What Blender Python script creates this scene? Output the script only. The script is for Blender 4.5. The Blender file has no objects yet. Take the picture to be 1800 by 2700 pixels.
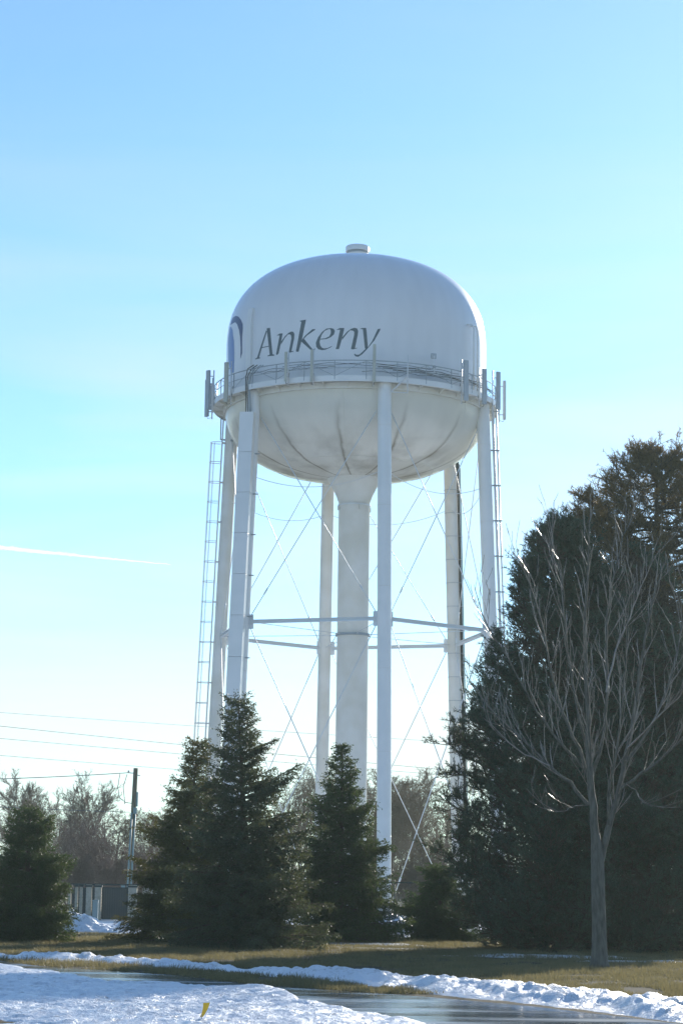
import bpy, bmesh, math, random
import numpy as np
from mathutils import Matrix, Vector

R = math.radians
scene = bpy.context.scene
col = scene.collection

# ------------------------------------------------------------------ camera
FPX = 5950.0                       # focal length in pixels of a 1800 x 2700 frame
CAM = np.array([0.0, 0.0, 1.7])
PITCH, ROLL = R(9.49), 0.0131
cam_d = bpy.data.cameras.new('camera')
cam_d.sensor_fit = 'HORIZONTAL'
cam_d.sensor_width = 36.0
cam_d.lens = 36.0 * FPX / 1800.0
cam_d.clip_start, cam_d.clip_end = 0.5, 30000.0
cam = bpy.data.objects.new('camera', cam_d)
RM = Matrix.Rotation(math.pi / 2 + PITCH, 4, 'X') @ Matrix.Rotation(ROLL, 4, 'Z')
cam.matrix_world = Matrix.Translation(CAM) @ RM
col.objects.link(cam)
scene.camera = cam
RN = np.array(RM.to_3x3())

# ------------------------------------------------------------------ light
SUN_AZ, SUN_EL = R(22.0), R(18.5)      # azimuth to the right of the view axis
sd = np.array([math.sin(SUN_AZ) * math.cos(SUN_EL), math.cos(SUN_AZ) * math.cos(SUN_EL), math.sin(SUN_EL)])
world = bpy.data.worlds.new('World')
scene.world = world
world.use_nodes = True
wn, wl = world.node_tree.nodes, world.node_tree.links
wn.clear()
wo = wn.new('ShaderNodeOutputWorld')
wb = wn.new('ShaderNodeBackground')
sky = wn.new('ShaderNodeTexSky')
sky.sky_type = 'NISHITA'
sky.sun_disc = False
sky.sun_elevation = SUN_EL
sky.sun_rotation = SUN_AZ
sky.altitude = 250.0
sky.air_density = 1.0
sky.dust_density = 0.15
sky.ozone_density = 1.0
wb.inputs['Strength'].default_value = 0.10
wt = wn.new('ShaderNodeMixRGB')          # cool white-balance cast put into the sky colour: the whole sky a shade bluer
wt.blend_type = 'MULTIPLY'
wt.inputs['Fac'].default_value = 1.0
wt.inputs['Color2'].default_value = (0.73, 1.035, 1.36, 1)
wl.new(sky.outputs['Color'], wt.inputs['Color1'])
# wisps of thin cloud, thicker towards the horizon all the way round
wtc = wn.new('ShaderNodeTexCoord')
wmp = wn.new('ShaderNodeMapping'); wmp.inputs['Scale'].default_value = (1.6, 1.6, 13.0); wmp.inputs['Rotation'].default_value = (0.0, R(3.0), 0.0)
wl.new(wtc.outputs['Generated'], wmp.inputs['Vector'])
wnz = wn.new('ShaderNodeTexNoise'); wnz.inputs['Scale'].default_value = 1.7; wnz.inputs['Detail'].default_value = 7; wnz.inputs['Distortion'].default_value = 0.4
wl.new(wmp.outputs['Vector'], wnz.inputs['Vector'])
wrp = wn.new('ShaderNodeValToRGB'); wrp.color_ramp.elements[0].position = 0.34; wrp.color_ramp.elements[1].position = 0.66
wl.new(wnz.outputs['Fac'], wrp.inputs['Fac'])
wsp = wn.new('ShaderNodeSeparateXYZ'); wl.new(wtc.outputs['Generated'], wsp.inputs[0])
wmr = wn.new('ShaderNodeMapRange'); wmr.inputs['From Min'].default_value = 0.33; wmr.inputs['From Max'].default_value = 0.05
wmr.inputs['To Min'].default_value = 0.05; wmr.inputs['To Max'].default_value = 0.95
wl.new(wsp.outputs['Z'], wmr.inputs['Value'])
wml = wn.new('ShaderNodeMath'); wml.operation = 'MULTIPLY'
wl.new(wrp.outputs['Color'], wml.inputs[0]); wl.new(wmr.outputs['Result'], wml.inputs[1])
wcl = wn.new('ShaderNodeMixRGB'); wcl.inputs['Color2'].default_value = (6.5, 6.35, 6.05, 1)
wl.new(wml.outputs[0], wcl.inputs['Fac']); wl.new(wt.outputs['Color'], wcl.inputs['Color1'])
wl.new(wcl.outputs['Color'], wb.inputs['Color'])
wl.new(wb.outputs['Background'], wo.inputs['Surface'])
sun_d = bpy.data.lights.new('sun', 'SUN')
sun_d.energy = 4.0
sun_d.angle = R(0.53)
sun_d.color = (1.0, 0.93, 0.82)
sun = bpy.data.objects.new('sun', sun_d)
sun.rotation_euler = Vector(sd).to_track_quat('Z', 'Y').to_euler()
sun.location = (60, 120, 80)
col.objects.link(sun)

vs = scene.view_settings
vs.view_transform = 'Standard'
vs.look = 'None'
vs.exposure = 0.58
vs.gamma = 1.0
vs.use_curve_mapping = False
scene.cycles.use_denoising = True
scene.cycles.max_bounces = 8
scene.cycles.diffuse_bounces = 4
scene.cycles.glossy_bounces = 4
scene.cycles.transparent_max_bounces = 12
scene.cycles.sample_clamp_indirect = 8.0


# ------------------------------------------------------------------ measuring the place
def ray(u, v):
    d = RN @ np.array([(u - 900.0) / FPX, -(v - 1350.0) / FPX, -1.0])
    return d / np.linalg.norm(d)


def on_ground(u, v, z=0.0):
    d = ray(u, v)
    return CAM + d * ((z - CAM[2]) / d[2])


def at_depth(u, v, y):
    d = ray(u, v)
    return CAM + d * (y / d[1])


# ------------------------------------------------------------------ helpers
def tag(o, label=None, cat=None, group=None, kind=None):
    if label: o['label'] = label
    if cat: o['category'] = cat
    if group: o['group'] = group
    if kind: o['kind'] = kind
    return o


def empty(name, loc, rz=0.0, parent=None):
    o = bpy.data.objects.new(name, None)
    o.empty_display_size = 0.3
    o.location = loc
    o.rotation_euler = (0, 0, rz)
    col.objects.link(o)
    if parent: o.parent = parent
    return o


def link_mesh(name, me, mat, parent=None, smooth=False, loc=None):
    o = bpy.data.objects.new(name, me)
    if mat and not me.materials: me.materials.append(mat)
    if smooth:
        me.polygons.foreach_set('use_smooth', np.ones(len(me.polygons), dtype=bool))
    col.objects.link(o)
    if parent: o.parent = parent
    if loc is not None: o.location = loc
    return o


def mesh_np(name, V, F, n):
    """fast mesh from an (N,3) array and an (M,n) face array"""
    V = np.asarray(V, dtype=np.float32); F = np.asarray(F, dtype=np.int32)
    me = bpy.data.meshes.new(name)
    me.vertices.add(len(V)); me.vertices.foreach_set('co', V.ravel())
    me.loops.add(F.size); me.loops.foreach_set('vertex_index', F.ravel())
    me.polygons.add(len(F))
    me.polygons.foreach_set('loop_start', np.arange(0, F.size, n, dtype=np.int32))
    me.polygons.foreach_set('loop_total', np.full(len(F), n, dtype=np.int32))
    me.update(calc_edges=True)
    return me


class MB:
    def __init__(self):
        self.v, self.f = [], []

    def quadring(self, rings, closed=True, caps=True):
        base = len(self.v); n = len(rings[0])
        for r in rings: self.v.extend([tuple(p) for p in r])
        for i in range(len(rings) - 1):
            for j in range(n if closed else n - 1):
                k = (j + 1) % n
                self.f.append((base + i * n + j, base + i * n + k, base + (i + 1) * n + k, base + (i + 1) * n + j))
        if caps and closed:
            self.f.append(tuple(base + j for j in range(n))[::-1])
            self.f.append(tuple(base + (len(rings) - 1) * n + j for j in range(n)))
        return self

    def tube(self, pts, rad, n=8, caps=True):
        pts = [np.array(p, float) for p in pts]
        if not hasattr(rad, '__len__'): rad = [rad] * len(pts)
        rings = []; ref = None
        for i, p in enumerate(pts):
            t = pts[min(i + 1, len(pts) - 1)] - pts[max(i - 1, 0)]
            t = t / (np.linalg.norm(t) + 1e-12)
            if ref is None:
                ref = np.array([0, 0, 1.0]) if abs(t[2]) < 0.9 else np.array([1.0, 0, 0])
            a = np.cross(t, ref); a /= np.linalg.norm(a) + 1e-12
            b = np.cross(t, a)
            ref = np.cross(a, t)
            rings.append([p + rad[i] * (math.cos(2 * math.pi * k / n) * a + math.sin(2 * math.pi * k / n) * b) for k in range(n)])
        return self.quadring(rings, True, caps)

    def box(self, c, s, M=None):
        """box centred at c with full sizes s, turned by the 3x3 M"""
        M = np.eye(3) if M is None else np.asarray(M)
        c = np.array(c, float); h = np.array(s, float) / 2
        base = len(self.v)
        for z in (-1, 1):
            for x, y in ((-1, -1), (1, -1), (1, 1), (-1, 1)):
                self.v.append(tuple(c + M @ (h * np.array([x, y, z]))))
        for f in ((3, 2, 1, 0), (4, 5, 6, 7), (0, 1, 5, 4), (1, 2, 6, 5), (2, 3, 7, 6), (3, 0, 4, 7)):
            self.f.append(tuple(base + i for i in f))
        return self

    def lathe(self, prof, n=64, closed_prof=False):
        rings = [[(r * math.sin(2 * math.pi * k / n), -r * math.cos(2 * math.pi * k / n), z) for k in range(n)] for r, z in prof]
        if closed_prof: rings.append(rings[0])
        return self.quadring(rings, True, False)

    def build(self, name, mat, parent=None, smooth=False, bevel=0.0, auto=None, loc=None):
        me = bpy.data.meshes.new(name)
        me.from_pydata(self.v, [], self.f)
        bm = bmesh.new(); bm.from_mesh(me)
        bmesh.ops.remove_doubles(bm, verts=bm.verts, dist=1e-5)
        bmesh.ops.recalc_face_normals(bm, faces=bm.faces)
        if bevel:
            bmesh.ops.bevel(bm, geom=[e for e in bm.edges if len(e.link_faces) == 2 and e.calc_face_angle(0) > 0.6],
                            offset=bevel, segments=2, affect='EDGES', profile=0.6)
        if auto is not None:
            for e in bm.edges:
                if len(e.link_faces) == 2 and e.calc_face_angle(0) > auto: e.smooth = False
            smooth = True
        bm.to_mesh(me); bm.free()
        return link_mesh(name, me, mat, parent, smooth, loc)


def rotz(a):
    c, s = math.cos(a), math.sin(a)
    return np.array([[c, -s, 0], [s, c, 0], [0, 0, 1.0]])


# value noise on a lattice, any dimension 2 arrays
def vnoise(x, y, seed=0):
    xi = np.floor(x).astype(np.int64); yi = np.floor(y).astype(np.int64)
    fx = x - xi; fy = y - yi
    fx = fx * fx * (3 - 2 * fx); fy = fy * fy * (3 - 2 * fy)

    def h(a, b):
        n = (a * 374761393 + b * 668265263 + seed * 1442695041) & 0x7fffffff
        n = ((n ^ (n >> 13)) * 1274126177) & 0x7fffffff
        return ((n ^ (n >> 16)) & 0xffff) / 65535.0
    return (h(xi, yi) * (1 - fx) + h(xi + 1, yi) * fx) * (1 - fy) + (h(xi, yi + 1) * (1 - fx) + h(xi + 1, yi + 1) * fx) * fy


def fbm(x, y, octv=4, seed=0, gain=0.5):
    s = 0; a = 1; t = 0
    for i in range(octv):
        s = s + a * vnoise(x * 2 ** i, y * 2 ** i, seed + i * 17); t += a; a *= gain
    return s / t


def sstep(x):
    x = np.clip(x, 0, 1)
    return x * x * (3 - 2 * x)


# ------------------------------------------------------------------ materials
def new_mat(name):
    m = bpy.data.materials.new(name); m.use_nodes = True
    nt = m.node_tree; nt.nodes.clear()
    out = nt.nodes.new('ShaderNodeOutputMaterial')
    return m, nt, out


def mat(name, c, rough=0.6, metal=0.0, spec=0.5, c2=None, scale=5.0, detail=4.0, bump=0.0, bscale=20.0, coat=0.0,
        stretch=(1, 1, 1), lo=0.35, hi=0.65):
    m, nt, out = new_mat(name)
    N, L = nt.nodes, nt.links
    p = N.new('ShaderNodeBsdfPrincipled')
    p.inputs['Roughness'].default_value = rough
    p.inputs['Metallic'].default_value = metal
    p.inputs['Specular IOR Level'].default_value = spec
    p.inputs['Coat Weight'].default_value = coat
    p.inputs['Coat Roughness'].default_value = 0.08
    p.inputs['Base Color'].default_value = (*c, 1)
    tc = N.new('ShaderNodeTexCoord'); mp = N.new('ShaderNodeMapping')
    mp.inputs['Scale'].default_value = stretch
    L.new(tc.outputs['Object'], mp.inputs['Vector'])
    if c2 is not None:
        nz = N.new('ShaderNodeTexNoise'); nz.inputs['Scale'].default_value = scale; nz.inputs['Detail'].default_value = detail
        L.new(mp.outputs['Vector'], nz.inputs['Vector'])
        cr = N.new('ShaderNodeValToRGB')
        cr.color_ramp.elements[0].color = (*c, 1); cr.color_ramp.elements[1].color = (*c2, 1)
        cr.color_ramp.elements[0].position = lo; cr.color_ramp.elements[1].position = hi
        L.new(nz.outputs['Fac'], cr.inputs['Fac']); L.new(cr.outputs['Color'], p.inputs['Base Color'])
    if bump:
        nb = N.new('ShaderNodeTexNoise'); nb.inputs['Scale'].default_value = bscale; nb.inputs['Detail'].default_value = 5
        L.new(mp.outputs['Vector'], nb.inputs['Vector'])
        bp = N.new('ShaderNodeBump'); bp.inputs['Strength'].default_value = bump; bp.inputs['Distance'].default_value = 0.05
        L.new(nb.outputs['Fac'], bp.inputs['Height']); L.new(bp.outputs['Normal'], p.inputs['Normal'])
    L.new(p.outputs['BSDF'], out.inputs['Surface'])
    return m


def leaf_mat(name, c, c2, trans=0.35, tc=None, scale=1.2, rough=0.5, spec=0.25):
    """needles and blades: reflects and lets light through, colour varied from clump to clump"""
    m, nt, out = new_mat(name)
    N, L = nt.nodes, nt.links
    co = N.new('ShaderNodeTexCoord')
    nz = N.new('ShaderNodeTexNoise'); nz.inputs['Scale'].default_value = scale; nz.inputs['Detail'].default_value = 5
    L.new(co.outputs['Object'], nz.inputs['Vector'])
    cr = N.new('ShaderNodeValToRGB')
    cr.color_ramp.elements[0].color = (*c, 1); cr.color_ramp.elements[1].color = (*c2, 1)
    cr.color_ramp.elements[0].position = 0.38; cr.color_ramp.elements[1].position = 0.66
    L.new(nz.outputs['Fac'], cr.inputs['Fac'])
    p = N.new('ShaderNodeBsdfPrincipled'); p.inputs['Roughness'].default_value = rough
    p.inputs['Specular IOR Level'].default_value = spec
    L.new(cr.outputs['Color'], p.inputs['Base Color'])
    t = N.new('ShaderNodeBsdfTranslucent')
    if tc: t.inputs['Color'].default_value = (*tc, 1)
    else: L.new(cr.outputs['Color'], t.inputs['Color'])
    mx = N.new('ShaderNodeMixShader'); mx.inputs['Fac'].default_value = trans
    L.new(p.outputs['BSDF'], mx.inputs[1]); L.new(t.outputs['BSDF'], mx.inputs[2])
    L.new(mx.outputs['Shader'], out.inputs['Surface'])
    return m


M = {}
M['steel_white'] = mat('white_steel_paint', (0.74, 0.75, 0.73), 0.32, 0, 0.5, c2=(0.80, 0.80, 0.78), scale=0.7, coat=0.15)
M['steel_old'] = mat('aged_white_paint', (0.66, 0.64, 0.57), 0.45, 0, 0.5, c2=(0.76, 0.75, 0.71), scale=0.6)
M['galv'] = mat('galvanised_steel', (0.62, 0.64, 0.65), 0.4, 0.2, 0.5, c2=(0.70, 0.71, 0.71), scale=3)
M['rail_grey'] = mat('grey_rail_paint', (0.30, 0.34, 0.37), 0.5, 0, 0.5)
M['antenna'] = mat('grey_antenna_plastic', (0.36, 0.41, 0.45), 0.45, 0, 0.5, c2=(0.42, 0.46, 0.49), scale=2)
M['antenna_tan'] = mat('tan_antenna_plastic', (0.42, 0.43, 0.37), 0.5, 0, 0.5, c2=(0.48, 0.49, 0.43), scale=2)
M['antenna_white'] = mat('white_antenna_plastic', (0.66, 0.68, 0.69), 0.4, 0, 0.5)
M['cable'] = mat('black_cable', (0.02, 0.022, 0.025), 0.5, 0, 0.4)
M['letter'] = mat('slate_lettering_paint', (0.045, 0.085, 0.115), 0.4, 0, 0.5, c2=(0.06, 0.10, 0.13), scale=2)
M['navy'] = mat('navy_paint', (0.012, 0.045, 0.16), 0.35, 0, 0.5)
M['blue'] = mat('mid_blue_paint', (0.05, 0.16, 0.44), 0.35, 0, 0.5)
M['rod'] = mat('bracing_rod_paint', (0.72, 0.75, 0.76), 0.45, 0.0, 0.5)
M['concrete'] = mat('concrete', (0.33, 0.32, 0.30), 0.9, 0, 0.3, c2=(0.42, 0.41, 0.38), scale=4, bump=0.3)
M['bark_grey'] = mat('grey_bark', (0.075, 0.072, 0.058), 0.75, 0, 0.4, c2=(0.15, 0.14, 0.115), scale=14, bump=0.5, bscale=30, stretch=(1, 1, 0.25))
M['twig'] = mat('glossy_twig_bark', (0.20, 0.165, 0.13), 0.24, 0, 1.0, c2=(0.30, 0.255, 0.205), scale=8)
M['bark_brown'] = mat('brown_bark', (0.07, 0.05, 0.035), 0.85, 0, 0.3, c2=(0.13, 0.095, 0.07), scale=12, bump=0.6, bscale=24, stretch=(1, 1, 0.3))
M['far_twig'] = mat('tan_far_twig', (0.17, 0.115, 0.07), 0.7, 0, 0.3, c2=(0.25, 0.18, 0.115), scale=1)
M['far_twig_red'] = mat('reddish_far_twig', (0.14, 0.085, 0.065), 0.7, 0, 0.3, c2=(0.19, 0.13, 0.11), scale=1)
M['birch'] = mat('pale_birch_bark', (0.19, 0.135, 0.10), 0.7, 0, 0.3, c2=(0.28, 0.215, 0.165), scale=3)
M['wood_pole'] = mat('weathered_pole_wood', (0.13, 0.11, 0.07), 0.85, 0, 0.3, c2=(0.20, 0.18, 0.12), scale=9, bump=0.4, stretch=(3, 3, 0.2))
M['conduit_grey'] = mat('teal_grey_conduit', (0.16, 0.25, 0.26), 0.5, 0, 0.5)
M['fence_black'] = mat('black_fence_coating', (0.018, 0.022, 0.022), 0.5, 0, 0.5)
M['block'] = mat('beige_block', (0.36, 0.33, 0.26), 0.9, 0, 0.3, c2=(0.47, 0.43, 0.34), scale=5, bump=0.4)
M['gate_dark'] = mat('dark_gate_steel', (0.035, 0.045, 0.045), 0.6, 0, 0.4)
M['pedestal'] = mat('blue_grey_pedestal', (0.17, 0.25, 0.27), 0.5, 0, 0.5)
M['yellow'] = mat('yellow_marker_plastic', (0.80, 0.50, 0.02), 0.45, 0, 0.5, c2=(0.72, 0.43, 0.02), scale=12)
M['wire'] = mat('line_wire', (0.12, 0.13, 0.14), 0.5, 0, 0.3)

# ------------------------------------------------------------------ ground, path and snow
def sheet(name, xs, ys, zf, m, kind='structure', smooth=True):
    X, Y = np.meshgrid(xs, ys)
    Z = zf(X, Y)
    V = np.stack([X, Y, Z], -1).reshape(-1, 3)
    nx, ny = len(xs), len(ys)
    i = (np.arange(ny - 1)[:, None] * nx + np.arange(nx - 1)[None, :]).ravel()
    Fq = np.stack([i, i + 1, i + nx + 1, i + nx], -1)
    zz = V[:, 2][Fq]
    return V, Fq, zz


def add_sheet(name, xs, ys, zf, m, kind='structure', drop=None, label=None, cat=None, parent=None):
    V, Fq, zz = sheet(name, xs, ys, zf, m)
    if drop is not None: Fq = Fq[(zz > drop).any(1)]
    used = np.unique(Fq); remap = -np.ones(len(V), dtype=np.int64); remap[used] = np.arange(len(used))
    me = mesh_np(name, V[used], remap[Fq], 4)
    o = link_mesh(name, me, m, parent, True)
    tag(o, label, cat, None, kind)
    return o


# the ground: dormant lawn, one sheet out to the horizon
def ground_material():
    m, nt, out = new_mat('dormant_lawn_soil')
    N, L = nt.nodes, nt.links
    co = N.new('ShaderNodeTexCoord')
    n1 = N.new('ShaderNodeTexNoise'); n1.inputs['Scale'].default_value = 0.35; n1.inputs['Detail'].default_value = 6
    n2 = N.new('ShaderNodeTexNoise'); n2.inputs['Scale'].default_value = 9; n2.inputs['Detail'].default_value = 6
    L.new(co.outputs['Object'], n1.inputs['Vector']); L.new(co.outputs['Object'], n2.inputs['Vector'])
    a = N.new('ShaderNodeValToRGB')
    a.color_ramp.elements[0].color = (0.060, 0.056, 0.034, 1); a.color_ramp.elements[1].color = (0.120, 0.098, 0.056, 1)
    a.color_ramp.elements[0].position = 0.35; a.color_ramp.elements[1].position = 0.65
    L.new(n1.outputs['Fac'], a.inputs['Fac'])
    b = N.new('ShaderNodeMixRGB'); b.blend_type = 'MULTIPLY'; b.inputs['Fac'].default_value = 0.6
    r2 = N.new('ShaderNodeValToRGB'); r2.color_ramp.elements[0].position = 0.3; r2.color_ramp.elements[1].position = 0.7
    r2.color_ramp.elements[0].color = (0.45, 0.42, 0.4, 1)
    L.new(n2.outputs['Fac'], r2.inputs['Fac'])
    L.new(a.outputs['Color'], b.inputs['Color1']); L.new(r2.outputs['Color'], b.inputs['Color2'])
    p = N.new('ShaderNodeBsdfPrincipled'); p.inputs['Roughness'].default_value = 0.95; p.inputs['Specular IOR Level'].default_value = 0.15
    L.new(b.outputs['Color'], p.inputs['Base Color'])
    bp = N.new('ShaderNodeBump'); bp.inputs['Strength'].default_value = 0.6; bp.inputs['Distance'].default_value = 0.05
    L.new(n2.outputs['Fac'], bp.inputs['Height']); L.new(bp.outputs['Normal'], p.inputs['Normal'])
    L.new(p.outputs['BSDF'], out.inputs['Surface'])
    return m


def snow_material(name, dirt=0.15):
    m, nt, out = new_mat(name)
    N, L = nt.nodes, nt.links
    co = N.new('ShaderNodeTexCoord')
    n1 = N.new('ShaderNodeTexNoise'); n1.inputs['Scale'].default_value = 1.1; n1.inputs['Detail'].default_value = 7
    n2 = N.new('ShaderNodeTexNoise'); n2.inputs['Scale'].default_value = 14; n2.inputs['Detail'].default_value = 6
    n3 = N.new('ShaderNodeTexNoise'); n3.inputs['Scale'].default_value = 60; n3.inputs['Detail'].default_value = 3
    for n in (n1, n2, n3): L.new(co.outputs['Object'], n.inputs['Vector'])
    a = N.new('ShaderNodeValToRGB')
    a.color_ramp.elements[0].color = (0.42, 0.40, 0.37, 1); a.color_ramp.elements[1].color = (0.80, 0.82, 0.84, 1)
    a.color_ramp.elements[0].position = 0.25 + dirt * 0.4; a.color_ramp.elements[1].position = 0.36 + dirt * 0.6
    mx = N.new('ShaderNodeMath'); mx.operation = 'MULTIPLY_ADD'; mx.inputs[1].default_value = 0.5
    L.new(n2.outputs['Fac'], mx.inputs[0])
    h = N.new('ShaderNodeMath'); h.operation = 'MULTIPLY'; h.inputs[1].default_value = 0.5
    L.new(n1.outputs['Fac'], h.inputs[0]); L.new(h.outputs[0], mx.inputs[2])
    L.new(mx.outputs[0], a.inputs['Fac'])
    p = N.new('ShaderNodeBsdfPrincipled'); p.inputs['Roughness'].default_value = 0.34; p.inputs['Specular IOR Level'].default_value = 0.6
    p.inputs['Subsurface Weight'].default_value = 0.0
    L.new(a.outputs['Color'], p.inputs['Base Color'])
    bp = N.new('ShaderNodeBump'); bp.inputs['Strength'].default_value = 0.9; bp.inputs['Distance'].default_value = 0.05
    ad = N.new('ShaderNodeMath'); ad.operation = 'MULTIPLY_ADD'; ad.inputs[1].default_value = 0.35
    L.new(n3.outputs['Fac'], ad.inputs[0]); L.new(n2.outputs['Fac'], ad.inputs[2])
    L.new(ad.outputs[0], bp.inputs['Height']); L.new(bp.outputs['Normal'], p.inputs['Normal'])
    L.new(p.outputs['BSDF'], out.inputs['Surface'])
    return m


def ice_material():
    m, nt, out = new_mat('wet_ice')
    N, L = nt.nodes, nt.links
    co = N.new('ShaderNodeTexCoord')
    n1 = N.new('ShaderNodeTexNoise'); n1.inputs['Scale'].default_value = 0.55; n1.inputs['Detail'].default_value = 6
    mp = N.new('ShaderNodeMapping'); mp.inputs['Rotation'].default_value = (0, 0, R(65)); mp.inputs['Scale'].default_value = (0.5, 2.0, 1)
    L.new(co.outputs['Object'], mp.inputs['Vector']); L.new(mp.outputs['Vector'], n1.inputs['Vector'])
    a = N.new('ShaderNodeValToRGB')
    a.color_ramp.elements[0].color = (0.13, 0.145, 0.14, 1); a.color_ramp.elements[1].color = (0.33, 0.36, 0.365, 1)  # base paled so the colour carries some of the sky reflection
    a.color_ramp.elements[0].position = 0.4; a.color_ramp.elements[1].position = 0.7
    L.new(n1.outputs['Fac'], a.inputs['Fac'])
    rr = N.new('ShaderNodeValToRGB')
    rr.color_ramp.elements[0].color = (0.10, 0.10, 0.10, 1); rr.color_ramp.elements[1].color = (0.42, 0.42, 0.42, 1)
    rr.color_ramp.elements[0].position = 0.45; rr.color_ramp.elements[1].position = 0.72
    L.new(n1.outputs['Fac'], rr.inputs['Fac'])
    p = N.new('ShaderNodeBsdfPrincipled'); p.inputs['Specular IOR Level'].default_value = 0.5; p.inputs['IOR'].default_value = 1.33
    L.new(a.outputs['Color'], p.inputs['Base Color']); L.new(rr.outputs['Color'], p.inputs['Roughness'])
    n2 = N.new('ShaderNodeTexNoise'); n2.inputs['Scale'].default_value = 3.0; n2.inputs['Detail'].default_value = 4
    L.new(co.outputs['Object'], n2.inputs['Vector'])
    bp = N.new('ShaderNodeBump'); bp.inputs['Strength'].default_value = 0.12; bp.inputs['Distance'].default_value = 0.02
    L.new(n2.outputs['Fac'], bp.inputs['Height']); L.new(bp.outputs['Normal'], p.inputs['Normal'])
    L.new(p.outputs['BSDF'], out.inputs['Surface'])
    return m


M['ground'] = ground_material()
M['snow'] = snow_material('crusted_snow', 0.17)
M['snow_bank'] = snow_material('dirty_bank_snow', 0.22)
M['ice'] = ice_material()

gx = np.concatenate([[-1600, -900, -400, -150, -60], np.linspace(-30, 30, 61), [60, 150, 400, 900, 1600]])
gy = np.concatenate([[-250, -80, -10, 8], np.linspace(16, 160, 145), [200, 300, 500, 900, 1400, 1950]])
ground = add_sheet('ground', gx, gy, lambda X, Y: 0 * X, M['ground'])

# edges of the icy path, paced out on the ground
near_px = [(0, 2545), (126, 2562), (287, 2588), (471, 2594), (626, 2616), (689, 2620), (758, 2632), (900, 2655), (969, 2674), (1072, 2691), (1152, 2702)]
far_px = [(0, 2536), (103, 2550), (448, 2573), (631, 2596), (900, 2616), (1118, 2631), (1388, 2655), (1560, 2675), (1800, 2704)]
bank_lo = [(0, 2530), (287, 2545), (631, 2568), (900, 2592), (1130, 2622), (1451, 2657), (1800, 2697)]
bank_hi = [(0, 2521), (344, 2535), (631, 2560), (900, 2571), (1302, 2604), (1646, 2638), (1800, 2652)]
line = lambda px: np.array([on_ground(u, v)[:2] for u, v in px])
NE, FE, BL, BH = line(near_px), line(far_px), line(bank_lo), line(bank_hi)


def ext(P):
    a = P[0] + (P[0] - P[2]) / np.linalg.norm(P[0] - P[2]) * 14
    b = P[-1] + (P[-1] - P[-3]) / np.linalg.norm(P[-1] - P[-3]) * 14
    return np.vstack([a, P, b])


NE, FE, BL, BH = ext(NE), ext(FE), ext(BL), ext(BH)
edge = lambda P: (lambda X: np.interp(X, P[:, 0], P[:, 1]))
eN, eF, eBL, eBH = edge(NE), edge(FE), edge(BL), edge(BH)
SL = 0.42          # cosine factor of the slanting edges, along-Y gap to true distance

path_xs = np.concatenate([np.linspace(-60, -17, 44), np.linspace(-16, 9, 126), np.linspace(10, 45, 36)])
px_, pv_, pf_ = path_xs, [], []
for x in px_:
    pv_ += [(x, eN(x) - 0.9, 0.004), (x, eF(x) + 0.15, 0.004)]
for i in range(len(px_) - 1):
    pf_.append((2 * i, 2 * i + 2, 2 * i + 3, 2 * i + 1))
pm = bpy.data.meshes.new('icy_path'); pm.from_pydata(pv_, [], pf_); pm.update()
tag(link_mesh('icy_path', pm, M['ice']), kind='structure')


def snow_field_z(X, Y):
    t = (eN(X) + (fbm(X * 1.3, Y * 0.7, 4, 5) - 0.5) * 2.2 - Y) * SL
    z = 0.035 * sstep(t / 0.3) + 0.045 * sstep(t / 4)
    big = (fbm(X * 0.55, Y * 0.45, 3, 11) - 0.5) * 0.10
    bump = (fbm(X * 2.2, Y * 1.6, 4, 21, 0.6) - 0.42) * 0.10 + (fbm(X * 3.1 + 5, Y * 5.5, 3, 25, 0.65) - 0.5) * 0.07
    fine = (0.5 - np.abs(fbm(X * 6, Y * 9, 3, 31, 0.6) - 0.5) * 2) * 0.045
    z = z + (big + bump + fine) * sstep(t / 0.5)
    # a heaped knob by the path
    k = np.exp(-(((X + 1.25) / 0.9) ** 2 + ((Y - 36.3) / 0.9) ** 2))
    z = z + 0.13 * k * sstep(t / 0.15)
    # bare earth in the lower left corner
    bare = np.exp(-(((X + 4.6) / 0.7) ** 2 + ((Y - 28.6) / 0.9) ** 2))
    z = z - 0.26 * bare
    return np.where(t < 0, -0.08, z - 0.012)


add_sheet('snow_field', np.concatenate([np.linspace(-60, -14.4, 115), np.linspace(-14, 5, 400), np.linspace(5.4, 45, 100)]), np.concatenate([np.linspace(-40, 19.5, 150), np.linspace(20, 52, 460), np.linspace(52.3, 75, 76)]), snow_field_z, M['snow'], drop=-0.05)


def bank_z(X, Y):
    lo, hi = eBL(X), eBH(X)
    mid = 0.5 * (lo + hi); w = np.maximum(0.5 * (hi - lo), 0.8)
    wob = (fbm(X * 1.1, Y * 0.6, 3, 41) - 0.5) * 1.5
    d = (Y - mid + wob) / (w * 1.1)
    h = (0.165 + 0.03 * sstep((X + 5) / 6)) * np.clip(1 - d * d, -1, 1)
    lump = (fbm(X * 2.6, Y * 1.9, 4, 51, 0.6) - 0.5) * 0.24 + (fbm(X * 8, Y * 6, 3, 61, 0.6) - 0.5) * 0.08
    gap = np.clip((fbm(X * 0.8, Y * 0.3, 3, 71) - 0.22) * 7, 0, 1)
    z = (h + lump * np.clip(h * 6, 0, 1)) * (0.4 + 0.6 * gap) - 0.03
    return np.where(np.abs(d) > 1.25, -0.08, z)


add_sheet('snow_bank', np.concatenate([np.linspace(-60, -16.3, 146), np.linspace(-16, 9, 500), np.linspace(9.3, 45, 120)]), np.linspace(12, 76, 640), bank_z, M['snow_bank'], drop=-0.03)


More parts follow.
